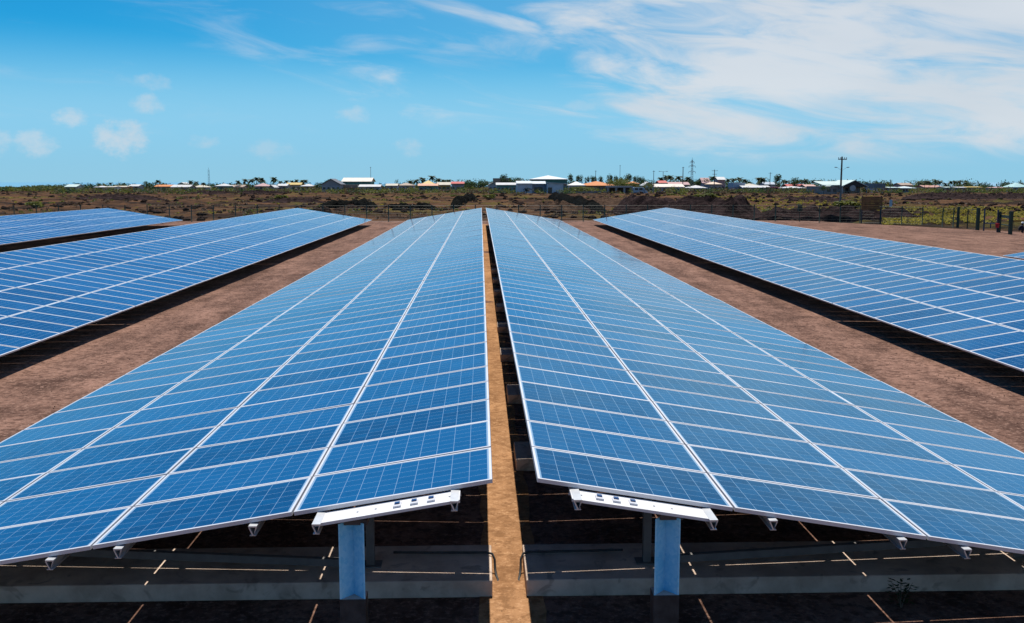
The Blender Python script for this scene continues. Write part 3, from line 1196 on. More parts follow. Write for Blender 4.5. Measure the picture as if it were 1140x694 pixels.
mb = MB(); b = gpost(mb, 1124.5, 260.8, 1.72, .11); mb.build('gate_post', M_POSTGREEN, pg)
mb = MB()
n = (b - a)
mb.prism([(a.x + .06, a.y - .03, 1.30), (a.x + .06, a.y - .03, 1.52), (a.x + .06, a.y + .03, 1.52), (a.x + .06, a.y + .03, 1.30)], (0, 0, 0), (n.x - .15, n.y, .02))
mb.build('board', M_POSTGREEN, pg)
mb = MB()
mb.tube([(a.x, a.y, .78), (b.x, b.y, .80)], .04, 6)
mb.build('crossbar', M_POSTGREEN, pg)
p = on_ground(1116.5, 256.0, .17)
bk = thing('bucket', 'small red bucket hanging on the narrow gate', 'bucket', (a.x + (b.x - a.x) * .32, a.y - .12, .50))
mb = MB()
mb.tube([(0, 0, 0), (0, 0, .02), (0, 0, .34), (0, 0, .36)], [.11, .115, .16, .17], 12)
mb.build('pail', paint((.62, .03, .04)), bk, smooth=False)
mb = MB()
mb.tube([(-.16, 0, .35), (-.11, 0, .48), (0, 0, .53), (.11, 0, .48), (.16, 0, .35)], .012, 5)
mb.build('bail', M_DARKPL, bk)
# orange board on trestles beyond the gate
p = at(1133, 250, 84)
ob = thing('barrier_board', 'long orange board on low trestle legs behind the crouching person', 'barrier', (p.x, p.y, .17))
mb = MB(); mb.box(-.55, 1.6, -.03, .03, .45, .64); mb.build('board', paint((.75, .32, .05)), ob)
for xx in (-.4, 1.4):
    mb = MB(); mb.tube([(xx, -.2, 0), (xx, -.035, .55)], .02, 5); mb.tube([(xx, .2, 0), (xx, .035, .55)], .02, 5); mb.build('leg', M_DARKPL, ob)


def skin_body(name, verts, edges, radii, mat, parent, loc=(0, 0, 0), sub=2):
    me = bpy.data.meshes.new(name)
    me.from_pydata(verts, edges, [])
    o = link(name, me, parent, loc)
    me.materials.append(mat)
    sk = o.modifiers.new('skin', 'SKIN')
    for v, r in zip(me.skin_vertices[0].data if me.skin_vertices else [], radii):
        v.radius = (r, r)
    s = o.modifiers.new('smooth', 'SUBSURF')
    s.levels = s.render_levels = sub
    return o


def crouching_person():
    p = on_ground(1134.5, 259.6, .155)
    t = thing('person', 'crouching person in dark clothes and white cap just outside the gate', 'person', (p.x, p.y, .155), R(70))
    V = [(0, 0, .26), (0, -.06, .40), (0, -.14, .56), (0, -.17, .63), (0, -.20, .72), (0, -.21, .80),
         (.10, 0, .25), (.15, -.34, .42), (.13, -.18, .08), (.13, -.30, .04),
         (-.10, 0, .25), (-.15, -.34, .42), (-.13, -.18, .08), (-.13, -.30, .04),
         (.17, -.14, .56), (.22, -.28, .40), (.14, -.44, .34), (.12, -.50, .32),
         (-.17, -.14, .56), (-.22, -.28, .40), (-.14, -.44, .34), (-.12, -.50, .32)]
    E_ = [(0, 1), (1, 2), (2, 3), (3, 4), (4, 5), (0, 6), (6, 7), (7, 8), (8, 9), (0, 10), (10, 11), (11, 12), (12, 13),
          (2, 14), (14, 15), (15, 16), (16, 17), (2, 18), (18, 19), (19, 20), (20, 21)]
    rad = [.15, .14, .14, .06, .095, .08, .09, .075, .055, .05, .09, .075, .055, .05, .065, .05, .038, .035, .065, .05, .038, .035]
    me = bpy.data.meshes.new('body')
    me.from_pydata(V, E_, [])
    me.materials.append(plain('dark_work_clothes', (.022, .02, .03), .85, 0, .3, 8))
    o = link('body', me, t)
    me.skin_vertices.new() if hasattr(me.skin_vertices, 'new') and not me.skin_vertices else None
    o.modifiers.new('skin', 'SKIN')
    bpy.context.view_layer.update()
    if me.skin_vertices:
        for v, r in zip(me.skin_vertices[0].data, rad):
            v.radius = (r, r)
        me.skin_vertices[0].data[0].use_root = True
    s = o.modifiers.new('smooth', 'SUBSURF')
    s.levels = s.render_levels = 2
    mb = MB()
    mb.tube([(0, -.205, .76), (0, -.21, .80), (0, -.215, .85), (0, -.215, .88)], [.112, .112, .085, .02], 14)
    mb.box(-.07, .07, -.40, -.28, .765, .778)
    mb.build('cap', paint((.85, .85, .86)), t, smooth=True)
    mb = MB()
    mb.tube([(0, -.30, .72), (0, -.285, .74), (0, -.24, .74)], [.012, .045, .07], 10)
    mb.build('face', plain('skin', (.35, .20, .14), .6, 0, .1, 10), t, smooth=True)


crouching_person()

# ------------------------------------------------------------------ signs, poles
def sign_board():
    D = 93.0
    a, b = at(959, 247, D), at(980, 247, D)
    t = thing('sign_board', 'brown wooden sign board on two posts standing at the fence', 'sign', (a.x, D, .18))
    wd = b.x - a.x
    zt, zb = at(960, 219, D).z - .18, at(960, 234, D).z - .18
    n = 6
    mb = MB()
    for k in range(n):
        z0 = zb + (zt - zb) * k / n
        mb.box(-.10, wd + .12, -.05 - .004 * (k % 2), -.02, z0 + .006, z0 + (zt - zb) / n - .006)
    mb.build('board', M_BOARD, t)
    for x in (0.0, wd):
        mb = MB()
        mb.box(x - .05, x + .05, -.015, .07, -.05, zt + .06)
        mb.build('post', M_DARKPL, t)


sign_board()
p = at(990.5, 245, 100)
t = thing('signpost', 'thin post with a pale blue plate right of the brown board', 'sign', (p.x, 100, .1))
zt = at(990, 222, 100).z - .1
mb = MB(); mb.tube([(0, 0, -.3), (0, 0, zt)], .03, 6); mb.build('post', M_DARKPL, t)
mb = MB(); mb.box(-.13, .17, -.045, -.03, zt - .75, zt - .05); mb.build('plate', paint((.45, .55, .62)), t)
p = on_ground(889, 246.8, .18)
t = thing('control_box', 'dark green box on a post at the fence left of the utility pole', 'box', (p.x, p.y - .25, .18))
zt = at(889, 228, p.y).z - .18
mb = MB(); mb.tube([(0, 0, -.05), (0, 0, zt - .1)], .04, 6); mb.build('post', M_POSTGREEN, t)
mb = MB(); mb.box(-.19, .19, -.2, .12, zt - .62, zt); mb.box(-.22, .22, -.23, .15, zt + .002, zt + .04); mb.build('cabinet', M_POSTGREEN, t, bevel=.01)


def utility_pole(px, ytop, D, label, arms=((0.35, 0.9, 1),), lamps=False, r=.14, name='utility_pole', group=None, mat=None):
    q = at(px, 210, D)
    zb = land_h(q.x, D)
    top = at(px, ytop, D).z - zb
    t = thing(name, label, 'utility pole', (q.x, D, zb), 0, group)
    mb = MB()
    mb.tube([(0, 0, -.5), (0, 0, top * .5), (0, 0, top)], [r, r * .85, r * .65], 8)
    mb.build('pole', mat or M_WOODPOLE, t, smooth=True)
    for (dz, half, ins) in arms:
        mb = MB()
        mb.box(-half, half, -r - .1, -r + .0, top - dz - .06, top - dz + .06)
        arm = mb.build('crossarm', mat or M_WOODPOLE, t)
        if ins:
            for s in (-.92, -.45, .45, .92):
                mb = MB()
                mb.tube([(half * s, -r - .05, top - dz + .06), (half * s, -r - .05, top - dz + .14), (half * s, -r - .05, top - dz + .17), (half * s, -r - .05, top - dz + .26)], [.02, .05, .06, .03], 6)
                mb.build('insulator', paint((.45, .42, .40)), arm)
    return t, top


t, top = utility_pole(936, 174.5, 128, 'tall grey utility pole with a crossarm, standing behind the dark rock bank', ((.35, .56, 1),), r=.15)
for s in (-1, 1):
    mb = MB()
    mb.tube([(s * .1, -.1, top - 1.75), (s * .62, -.1, top - 1.38)], .012, 5)
    mb.tube([(s * .60, -.1, top - 1.42), (s * .66, -.1, top - 1.39), (s * .95, -.1, top - 1.37), (s * .97, -.1, top - 1.4)], [.02, .055, .05, .01], 6)
    mb.build('insulator', paint((.25, .25, .26)), t)


def lattice_mast(px, ytop, D, label, base=1.0, tip=.25, arms=()):
    q = at(px, 210, D)
    zb = land_h(q.x, D)
    top = at(px, ytop, D).z - zb
    t = thing('lattice_mast', label, 'mast', (q.x, D, zb), .3)
    mb = MB()
    n = max(6, int(top / 1.6))

    def w(z):
        return base + (tip - base) * z / top
    for sx, sy in ((-1, -1), (1, -1), (1, 1), (-1, 1)):
        mb.tube([(sx * base / 2, sy * base / 2, -.3), (sx * tip / 2, sy * tip / 2, top)], .04, 5)
    for k in range(n):
        z0, z1 = top * k / n, top * (k + 1) / n
        a, b = w(z0) / 2, w(z1) / 2
        for (x0, y0, x1, y1) in ((-1, -1, 1, -1), (1, -1, 1, 1), (1, 1, -1, 1), (-1, 1, -1, -1)):
            mb.tube([(x0 * a, y0 * a, z0), (x1 * b, y1 * b, z1)], .02, 4)
            mb.tube([(x1 * a, y1 * a, z0), (x0 * b, y0 * b, z1)], .02, 4)
    mb.build('lattice', M_GALVD, t)
    for (fz, half) in arms:
        mb = MB()
        z = top * fz
        mb.tube([(-half, 0, z), (0, 0, z + .35), (half, 0, z)], .06, 5)
        mb.tube([(-half, 0, z), (half, 0, z)], .05, 5)
        arm = mb.build('crossarm', M_GALVD, t)
        for s in (-1, 1):
            mb = MB()
            mb.tube([(s * half, 0, z), (s * half, 0, z - .7)], .08, 6)
            mb.build('insulator', paint((.3, .3, .3)), arm)
    mb = MB()
    mb.tube([(0, 0, top), (0, 0, top + .9)], .05, 5)
    mb.build('spike', M_GALVD, t)
    return t


M_GALVD = plain('weathered_mast_steel', (0.16, 0.17, 0.18), .6, .3, .15, 1)
lattice_mast(233, 189, 470, 'thin antenna mast rising above the white roofs on the far left', .9, .5)
lattice_mast(770, 178, 420, 'tallest lattice pylon with crossarms, right of centre on the skyline', 1.1, .4, ((.62, 1.6), (.8, 1.5), (.93, 1.0)))
PG = 'poles on the skyline'
utility_pole(760, 186, 425, 'plain pole just left of the tall lattice pylon', ((.3, .5, 0),), group=PG, r=.22)
utility_pole(795, 189, 400, 'pole with wide crossarms just right of the tall lattice pylon', ((.5, 1.2, 1), (1.9, .9, 1)), group=PG, r=.2)
utility_pole(727.5, 190, 330, 'slim pole rising behind the pale blue van', ((.3, .4, 0),), group=PG, r=.12)
utility_pole(690, 184, 460, 'hair thin pole above the orange roofed hall', ((.3, .3, 0),), group=PG, r=.12)
utility_pole(663, 190, 440, 'short thin pole left of the palms behind the orange roof', ((.3, .4, 0),), group=PG, r=.14)
utility_pole(413, 186, 450, 'thin pole at the right end of the cream warehouse roof', ((.3, .3, 0),), group=PG, r=.11)
utility_pole(857, 192, 430, 'thin pole among the palms left of the tallest dark tree', ((.4, .8, 0),), group=PG, r=.16)
utility_pole(991, 200, 360, 'short pole above the pale green roofed house', ((.3, .6, 0),), group=PG, r=.14)
q = at(738, 210, 440)
t = thing('street_lamp', 'twin armed street lamp between two poles left of the pylon', 'street lamp', (q.x, 440, 0))
top = at(738, 191, 440).z
mb = MB(); mb.tube([(0, 0, -.3), (0, 0, top)], [.16, .1], 8); mb.build('pole', M_GALVD, t)
for s in (-1, 1):
    mb = MB(); mb.tube([(0, 0, top - .2), (s * .8, 0, top), (s * 1.3, 0, top)], .06, 6); arm = mb.build('arm', M_GALVD, t)
    mb = MB(); mb.box(min(s * 1.3, s * 2.0), max(s * 1.3, s * 2.0), -.18, .18, top - .1, top + .12); mb.build('lamp_head', M_GALVD, arm, bevel=.04)

# ------------------------------------------------------------------ town on the skyline
WHITE, CREAM, ORANGE, RED, GREENW, GREY = (.62, .61, .58), (.60, .54, .42), (.66, .24, .07), (.56, .09, .06), (.55, .68, .62), (.36, .37, .38)
PINK, BLUEG, DARK, TEAL, YEL, TAN = (.55, .34, .32), (.46, .52, .57), (.17, .17, .18), (.10, .30, .26), (.60, .42, .10), (.40, .29, .20)


def house(px0, px1, yr, ye, D, roof, wall, label, kind='gable', depth=8.0, windows=3, cat='house', name='house', base=None, group='houses and halls on the skyline', wincol=None):
    a, b = at(px0, 210, D), at(px1, 210, D)
    x0, x1 = a.x, b.x
    zb = 0.0 if base is None else base
    ze, zr = at(px0, ye, D).z, at(px0, yr, D).z
    ze = max(ze, zb + 1.9)
    zr = max(zr, ze + .25)
    cx = (x0 + x1) / 2
    w2 = (x1 - x0) / 2
    t = thing(name, label, cat, (cx, D, zb), 0, group)
    H, Rf = ze - zb, zr - zb
    ov = min(.6, w2 * .12)
    mb = MB()
    mb.box(-w2 + ov, w2 - ov, 0, depth, -.6, H)
    if kind == 'endgable':
        for yy in (0.0, depth):
            mb.face([(-w2 + ov, yy, H), (w2 - ov, yy, H), (0, yy, Rf - .12)])
    mb.build('wall', paint(wall), t)
    mb = MB()
    th = .14
    if kind == 'gable':            # ridge runs left to right, slope faces the viewer
        for s0, s1 in ((-.7, depth / 2), (depth + .7, depth / 2)):
            mb.prism([(-w2, s0, H), (-w2, s1, Rf), (-w2, s1, Rf + th), (-w2, s0, H + th)], (0, 0, .003), (2 * w2, 0, .003))
        mb.face([(-w2 + ov, .01, H), (-w2 + ov, depth - .01, H), (-w2 + ov, depth / 2, Rf)])
        mb.face([(w2 - ov, .01, H), (w2 - ov, depth / 2, Rf), (w2 - ov, depth - .01, H)])
    elif kind == 'endgable':
        for s in (-1, 1):
            mb.prism([(s * w2, -.7, H - .1), (0, -.7, Rf), (0, -.7, Rf + th), (s * w2, -.7, H - .1 + th)], (0, 0, .003), (0, depth + 1.4, .003))
    elif kind == 'hip':
        rl = max(0.0, w2 - depth * .55)
        A, B_, C_, D2 = (-w2, -.7, H), (w2, -.7, H), (w2, depth + .7, H), (-w2, depth + .7, H)
        E1, F1 = (-rl, depth / 2, Rf), (rl, depth / 2, Rf)
        mb.face([A, B_, F1, E1]); mb.face([B_, C_, F1]); mb.face([C_, D2, E1, F1]); mb.face([D2, A, E1])
        mb.face([A, D2, C_, B_])
        mb.box(-w2, w2, -.72, -.70, H - .22, H + .02)
    elif kind == 'shed':
        mb.prism([(-w2, -.7, H), (-w2, depth + .7, Rf), (-w2, depth + .7, Rf + th), (-w2, -.7, H + th)], (0, 0, .003), (2 * w2, 0, .003))
        mb.face([(-w2 + ov, .01, H), (-w2 + ov, depth, H), (-w2 + ov, depth, Rf)])
        mb.face([(w2 - ov, .01, H), (w2 - ov, depth, Rf), (w2 - ov, depth, H)])
    else:
        mb.box(-w2, w2, -.3, depth + .3, H + .002, Rf)
    mb.build('roof', paint(roof, .55), t)
    if windows:
        step = 2 * (w2 - ov) / windows
        for k in range(windows):
            x = -w2 + ov + step * (k + .5)
            ww = min(.8, step * .28)
            if k == windows // 2 and windows > 1:
                mb = MB()
                mb.box(x - min(.55, ww), x + min(.55, ww), -.05, .02, -.2, min(2.1, H - .3))
                mb.build('door', M_GLASSDARK if wincol is None else paint(wincol), t)
            else:
                mb = MB()
                zc = H * .55
                mb.box(x - ww - .08, x + ww + .08, -.04, .02, zc - .6, zc + .55)
                f = mb.build('window', paint((.7, .7, .68)), t)
                mb = MB()
                mb.box(x - ww, x + ww, -.055, -.041, zc - .5, zc + .47)
                mb.build('pane', M_GLASSDARK, f)
    return t


H_ = house
H_(72, 86, 205.8, 208.5, 420, GREENW, CREAM, 'small pale green roofed house, leftmost house of the skyline', 'gable', windows=2)
H_(104, 116, 207, 209.5, 450, WHITE, PINK, 'white roofed pink house second from the left of the skyline', 'hip', windows=2)
H_(118, 128, 208, 210, 430, CREAM, WHITE, 'low cream roofed house left of the orange house', 'gable', windows=2)
H_(125, 142, 207.5, 209.8, 445, CREAM, ORANGE, 'low orange walled house with cream roof left of the round tree', 'gable', windows=3)
H_(143, 155, 205.8, 207.8, 480, WHITE, GREY, 'white roofed house just left of the dark round tree', 'gable', windows=2)
H_(172, 192, 206.2, 208.2, 440, ORANGE, CREAM, 'orange roofed house just right of the dark round tree', 'gable', windows=3)
H_(190, 212, 206.3, 208.8, 430, WHITE, GREY, 'long white roofed house left of the antenna mast', 'gable', windows=4)
H_(198, 207, 203.5, 205.2, 480, WHITE, GREENW, 'small white gable rising behind the long white roofed house', 'endgable', windows=2)
H_(214, 230, 205.6, 208.6, 440, CREAM, GREY, 'cream roofed grey house at the foot of the antenna mast', 'hip', windows=3)
H_(239, 255, 204.5, 207.2, 400, WHITE, TEAL, 'bright white roofed house right of the antenna mast', 'hip', windows=3)
H_(256, 272, 206.4, 208.9, 430, TAN, GREY, 'tan roofed grey house under the two palms left of the pink house', 'gable', windows=3)
H_(283, 299, 204, 207.4, 420, PINK, CREAM, 'pink roofed cream house among the taller left palms', 'hip', windows=3)
H_(298, 306, 206.5, 209, 400, WHITE, GREY, 'tiny white roofed hut right of the pink roofed house', 'endgable', windows=1)
H_(308, 320, 205.2, 207.4, 430, WHITE, GREY, 'small white roofed house left of the ochre houses', 'gable', windows=2)
H_(318, 336, 203.8, 206.2, 450, YEL, CREAM, 'ochre roofed house left of the dark gabled house', 'gable', windows=3)
H_(334, 349, 204.8, 207.4, 410, WHITE, YEL, 'white hip roofed ochre house left of the dark gabled house', 'hip', windows=3)
H_(357, 380, 199.5, 205.5, 380, DARK, GREY, 'dark grey gabled house left of the cream warehouse', 'endgable', windows=4, depth=12)
H_(380, 414, 198.3, 202.6, 430, (.78, .70, .58), TEAL, 'big warehouse with long cream roof and green wall', 'gable', windows=5, cat='warehouse', name='warehouse', depth=16)
H_(399, 424, 206.0, 208.4, 385, WHITE, GREY, 'low white roofed shed in front of the cream warehouse', 'gable', windows=4)
H_(378, 398, 206.0, 210, 390, TAN, YEL, 'ochre walled shed at the left foot of the cream warehouse', 'flat', windows=4)
H_(429, 443, 205, 207.2, 410, CREAM, BLUEG, 'cream roofed house right of the cream warehouse', 'gable', windows=3)
H_(441, 462, 203.6, 206.6, 430, TAN, WHITE, 'tan roofed house left of the yellow house', 'hip', windows=4)
H_(469, 484, 200.8, 205, 445, YEL, YEL, 'tall yellow house among dark trees left of the red roof', 'hip', windows=3)
H_(465, 488, 205, 207.3, 400, (.72, .36, .2), TEAL, 'low house with orange and white roof before the yellow house', 'gable', windows=4)
H_(486, 502, 203.4, 206.4, 420, CREAM, YEL, 'cream roofed yellow house right of the tall yellow house', 'gable', windows=3)
H_(502, 517, 202.8, 205, 410, RED, GREY, 'bright red roofed house left of the white roofed houses', 'gable', windows=3)
H_(543, 554, 203.5, 206.4, 400, WHITE, BLUEG, 'small white house at the left of the long green edged roof', 'endgable', windows=2)
H_(552, 576, 203.9, 206.4, 380, WHITE, TEAL, 'long low white roofed house left of the grey shed', 'gable', windows=5)
H_(549, 567, 198.6, 203.4, 430, TAN, (.62, .58, .55), 'two storey pale flats rising behind the long low white roof', 'flat', windows=6)
H_(591, 633, 195.2, 199.6, 420, (.74, .76, .74), (.06, .22, .20), 'large hall with white hip roof and dark green upper wall', 'hip', windows=8, cat='hall', name='hall', depth=22, wincol=(.6, .62, .6))


def big_shed():
    D = 338
    a, b, c, d = at(576, 214, D), at(592.5, 214, D), at(609, 214, D), at(627, 214, D)
    ze = at(600, 204.7, D).z
    zr = at(600, 203.2, D).z
    t = thing('shed', 'wide pale grey metal shed with two projecting ends before the white hip roofed hall', 'shed', (a.x, D, 0), 0, 'houses and halls on the skyline')
    X = [0, b.x - a.x, c.x - a.x, d.x - a.x]
    sheet = paint((.66, .67, .68), .5)
    mb = MB(); mb.box(X[0], X[1], 0, 14, -.5, ze); mb.build('wall', sheet, t)
    mb = MB(); mb.box(X[1] + .01, X[2] - .01, 5, 13.9, -.5, ze - .1); mb.build('wall', paint((.34, .36, .39), .5), t)
    mb = MB(); mb.box(X[2], X[3], 0, 14, -.5, ze - .02)
    mb.face([(X[2], -.002, ze - .02), (X[3], -.002, ze - .02), (X[2] + 1.0, -.002, ze + .35)])
    mb.build('wall', sheet, t)
    rf = paint((.70, .74, .74), .5)
    mb = MB(); mb.prism([(X[0] - .3, -.5, ze + .01), (X[0] - .3, 7, zr + .4), (X[0] - .3, 7, zr + .5), (X[0] - .3, -.5, ze + .12)], (0, 0, 0), (X[1] + .3, 0, 0)); mb.build('roof', rf, t)
    mb = MB(); mb.prism([(X[1] + .02, 4.5, ze - .08), (X[1] + .02, 9, zr + .3), (X[1] + .02, 9, zr + .4), (X[1] + .02, 4.5, ze + .03)], (0, 0, 0), (X[2] - X[1] - .04, 0, 0)); mb.build('roof', rf, t)
    mb = MB(); mb.prism([(X[2] - .1, -.5, ze + .42), (X[3] + 1.6, -.5, ze - .05), (X[3] + 1.6, -.5, ze + .06), (X[2] - .1, -.5, ze + .54)], (0, 0, 0), (0, 14.8, 0)); mb.build('roof', rf, t)
    mb = MB(); mb.box(X[2] + .3, X[2] + 1.7, -.05, .02, 0, 2.3); mb.build('door', M_GLASSDARK, t)
    mb = MB(); mb.box(X[1] + 1.0, X[2] - 1.2, 4.93, 5.02, .6, 2.4); mb.build('opening', M_GLASSDARK, t)


big_shed()
H_(633, 652, 202.2, 206.4, 390, (.80, .74, .66), WHITE, 'bright white roofed house between the grey shed and the orange hall', 'hip', windows=3)
H_(645, 688, 201.8, 206.8, 400, ORANGE, TAN, 'long orange roofed hall right of the grey shed', 'hip', windows=7, cat='hall', name='hall', depth=16)
H_(699, 712, 202.0, 204.6, 420, ORANGE, YEL, 'small orange roofed house between trees right of the orange hall', 'hip', windows=2)


def carport():
    D = 345
    a, b = at(677, 215, D), at(704, 215, D)
    zt = at(690, 207.3, D).z
    t = thing('carport', 'pale grey flat roofed carport with pillars, left of the van', 'carport', (a.x, D, 0), 0, 'houses and halls on the skyline')
    wd = b.x - a.x
    mt = paint((.36, .35, .34))
    mb = MB(); mb.box(-.2, wd + .2, -.3, 6, zt - .55, zt); mb.build('roof', mt, t)
    for k in range(4):
        x = wd * k / 3
        mb = MB(); mb.box(x - .35, x + .35, 0, .5, -.4, zt - .552); mb.build('pillar', mt, t)
    mb = MB(); mb.box(0, wd, 5.6, 5.9, -.4, zt - .552); mb.build('wall', paint((.16, .13, .11)), t)


carport()
D = 335
a, b = at(626, 217, D), at(676, 217, D)
t = tag(MB().build('boundary_wall', paint((.24, .23, .25))), 'low grey boundary wall between the shed and the carport', 'wall')
mb = MB(); mb.box(a.x, b.x, D, D + .2, -.4, at(650, 213.2, D).z)
mb.box(a.x, b.x, D - .04, D + .24, at(650, 213.2, D).z + .002, at(650, 213.2, D).z + .08)
t.data = mb.mesh('boundary_wall', paint((.24, .23, .25)))


def van(px, D):
    q = at(px, 215, D)
    t = thing('van', 'pale blue grey van parked right of the pillared carport', 'van', (q.x, D, land_h(q.x, D) * .5))
    body = paint((.40, .52, .58), .35)
    mb = MB()
    L = 2.3
    prof = [(-L, .4), (L, .4), (L, 1.05), (L - .55, 1.2), (L - 1.15, 2.2), (-L + .1, 2.28), (-L, 2.1)]
    mb.prism([(p[0], -.9, p[1]) for p in prof], (0, 0, 0), (0, 1.8, 0))
    mb.build('body', body, t, bevel=.05)
    for (x0, x1) in ((-1.9, -.75), (-.45, .75)):
        mb = MB(); mb.box(x0, x1, -.915, -.895, 1.3, 2.05); mb.build('window', M_GLASSDARK, t)
    mb = MB(); mb.prism([(L - .58, -.8, 1.24), (L - .565, -.8, 1.26), (L - 1.10, -.8, 2.13), (L - 1.12, -.8, 2.12)], (.02, 0, 0), (.02, 1.6, 0)); mb.build('windscreen', M_GLASSDARK, t)
    mb = MB(); mb.box(L - .02, L + .16, -.92, .92, .38, .74); mb.build('bumper', paint((.8, .8, .8)), t)
    for x in (-1.4, 1.4):
        for s in (-.86, .86):
            mb = MB()
            mb.tube([(x, s - .1, .34), (x, s + .1, .34)], .34, 14)
            wh = mb.build('wheel', M_SLEEVE, t)
            mb = MB(); mb.tube([(x, s - .112, .34), (x, s + .112, .34)], .17, 10); mb.build('rim', M_ALU, wh)


van(712.5, 332)
H_(716, 728, 203.0, 206.8, 380, WHITE, GREENW, 'little white house half hidden by a bush right of the van', 'endgable', windows=2)
H_(726, 762, 205.4, 208.6, 390, (.80, .70, .58), BLUEG, 'long low cream roofed shed left of the pylon foot', 'gable', windows=7)
H_(733, 743, 201.6, 204.2, 420, RED, WHITE, 'small red roofed house behind the long low cream shed', 'gable', windows=2)
H_(744, 768, 203.2, 206.2, 430, PINK, GREY, 'pinkish tiled house behind the long low cream shed', 'gable', windows=4)
H_(766, 788, 206.4, 209.4, 380, WHITE, TEAL, 'bright white low roof at the foot of the tall pylon', 'hip', windows=5)
H_(781, 791, 198.4, 204.2, 440, PINK, BLUEG, 'blue grey two storey house right of the tall pylon', 'gable', windows=2)
H_(789, 804, 202.4, 205.2, 410, (.80, .60, .42), GREY, 'grey house with cream and orange roof right of the pylon', 'hip', windows=3)
H_(798, 808, 197.4, 200.6, 470, WHITE, PINK, 'white roof peeping between palms right of the pylon', 'gable', windows=2)
H_(816, 829, 203.6, 209, 390, BLUEG, (.5, .44, .5), 'pale lilac flat house left of the long white roofs', 'flat', windows=3)
H_(826, 858, 207.2, 210, 385, WHITE, GREY, 'long low white roof left of the maroon wall', 'gable', windows=6)
H_(828, 846, 204.4, 207, 420, CREAM, YEL, 'cream and ochre house behind the long low white roof', 'hip', windows=3)
H_(850, 864, 203.2, 205.8, 430, BLUEG, WHITE, 'blue roofed white house under the tallest dark tree', 'gable', windows=3)
H_(858, 872, 208.4, 211.4, 380, (.40, .10, .12), (.26, .05, .09), 'low maroon house between two white roofs', 'flat', windows=3)
H_(870, 899, 207.6, 210.4, 375, WHITE, TEAL, 'wide white roofed house with green wall left of the big hall', 'hip', windows=5)
H_(876, 898, 205.6, 208, 420, RED, CREAM, 'red tiled cream house behind the wide white roof', 'gable', windows=4)
H_(896, 909, 206, 208.4, 410, (.62, .36, .28), CREAM, 'terracotta roofed house just left of the big pale green hall', 'gable', windows=3)


def green_hall():
    D = 330
    a, b = at(916, 212, D), at(960, 212, D)
    t = thing('hall', 'big hall with pale green roof and a dark shaded gable behind the utility pole', 'hall', (a.x, D, 0), 0, 'houses and halls on the skyline')
    wd = b.x - a.x
    ze, zr = at(916, 206.6, D).z, at(930, 202.4, D).z
    rf = paint((.58, .70, .63), .5)
    xm = wd * .74
    mb = MB(); mb.box(.4, wd - .8, 0, 18, -.4, ze - .3); mb.build('wall', paint((.36, .30, .26)), t)
    mb = MB(); mb.prism([(-.3, -.8, ze), (-.3, 9, zr), (-.3, 9, zr + .15), (-.3, -.8, ze + .15)], (0, 0, 0), (xm, 0, 0)); mb.build('roof', rf, t)
    mb = MB()
    for s in (-1, 1):
        mb.prism([(xm + s * 4.6, -2.5, ze - .5), (xm, -2.5, zr + .35), (xm, -2.5, zr + .55), (xm + s * 4.6, -2.5, ze - .3)], (0, 0, 0), (0, 16, 0))
    mb.build('porch_roof', rf, t)
    mb = MB(); mb.face([(xm - 4.3, -2.2, ze - .5), (xm + 4.3, -2.2, ze - .5), (xm, -2.2, zr + .3)]); mb.build('gable', M_SLEEVE, t)  # shade of the gable put into its near-black colour
    mb = MB(); mb.tube([(xm - .6, -2.25, ze - .9), (xm - .6, -1.9, ze - .9)], 1.0, 16); mb.build('arch', paint((.45, .44, .42)), t)
    for k in range(4):
        mb = MB(); x = 1.5 + k * 2.0; mb.box(x, x + 1.1, -.05, .02, .8, 2.0); mb.build('window', M_GLASSDARK, t)
    for s in (-1, 1):
        mb = MB(); mb.box(xm + s * 4.1 - .15, xm + s * 4.1 + .15, -2.3, -2.0, -.4, ze - .48); mb.build('pillar', paint((.5, .48, .45)), t)


green_hall()
H_(972, 985, 204.5, 211, 370, (.17, .2, .22), BLUEG, 'dark slate house beside the tree right of the big hall', 'flat', windows=3)
H_(988, 1001, 209.4, 211.8, 370, GREENW, GREY, 'pale green low roof right of the dark slate house', 'gable', windows=3)
H_(1003, 1020, 207.6, 211, 370, (.62, .72, .70), GREY, 'pale green hip roof left of the right palm grove', 'hip', windows=4)
H_(1002, 1016, 204.2, 206.6, 430, TAN, PINK, 'tan roofed pink house behind the pale green hip roof', 'gable', windows=3)
H_(1028, 1049, 206.8, 209.2, 400, (.52, .27, .2), CREAM, 'terracotta roofed house under the right palm grove', 'gable', windows=4)
H_(1052, 1066, 209.2, 211.6, 385, GREENW, CREAM, 'pale green roof under the right end of the palm grove', 'gable', windows=3)
H_(1064, 1076, 209.2, 211.4, 380, WHITE, GREY, 'white low roof right of the palm grove', 'gable', windows=3)
H_(1076, 1094, 209.6, 211.6, 400, YEL, GREY, 'ochre low roof between palm grove and far right trees', 'gable', windows=3)
H_(1108, 1122, 208.2, 210.6, 385, PINK, BLUEG, 'pink roofed house under the far right trees', 'hip', windows=3)
H_(1127, 1146, 203.4, 208.5, 400, (.40, .62, .60), BLUEG, 'blue green roofed house at the far right edge of the skyline', 'hip', windows=4)

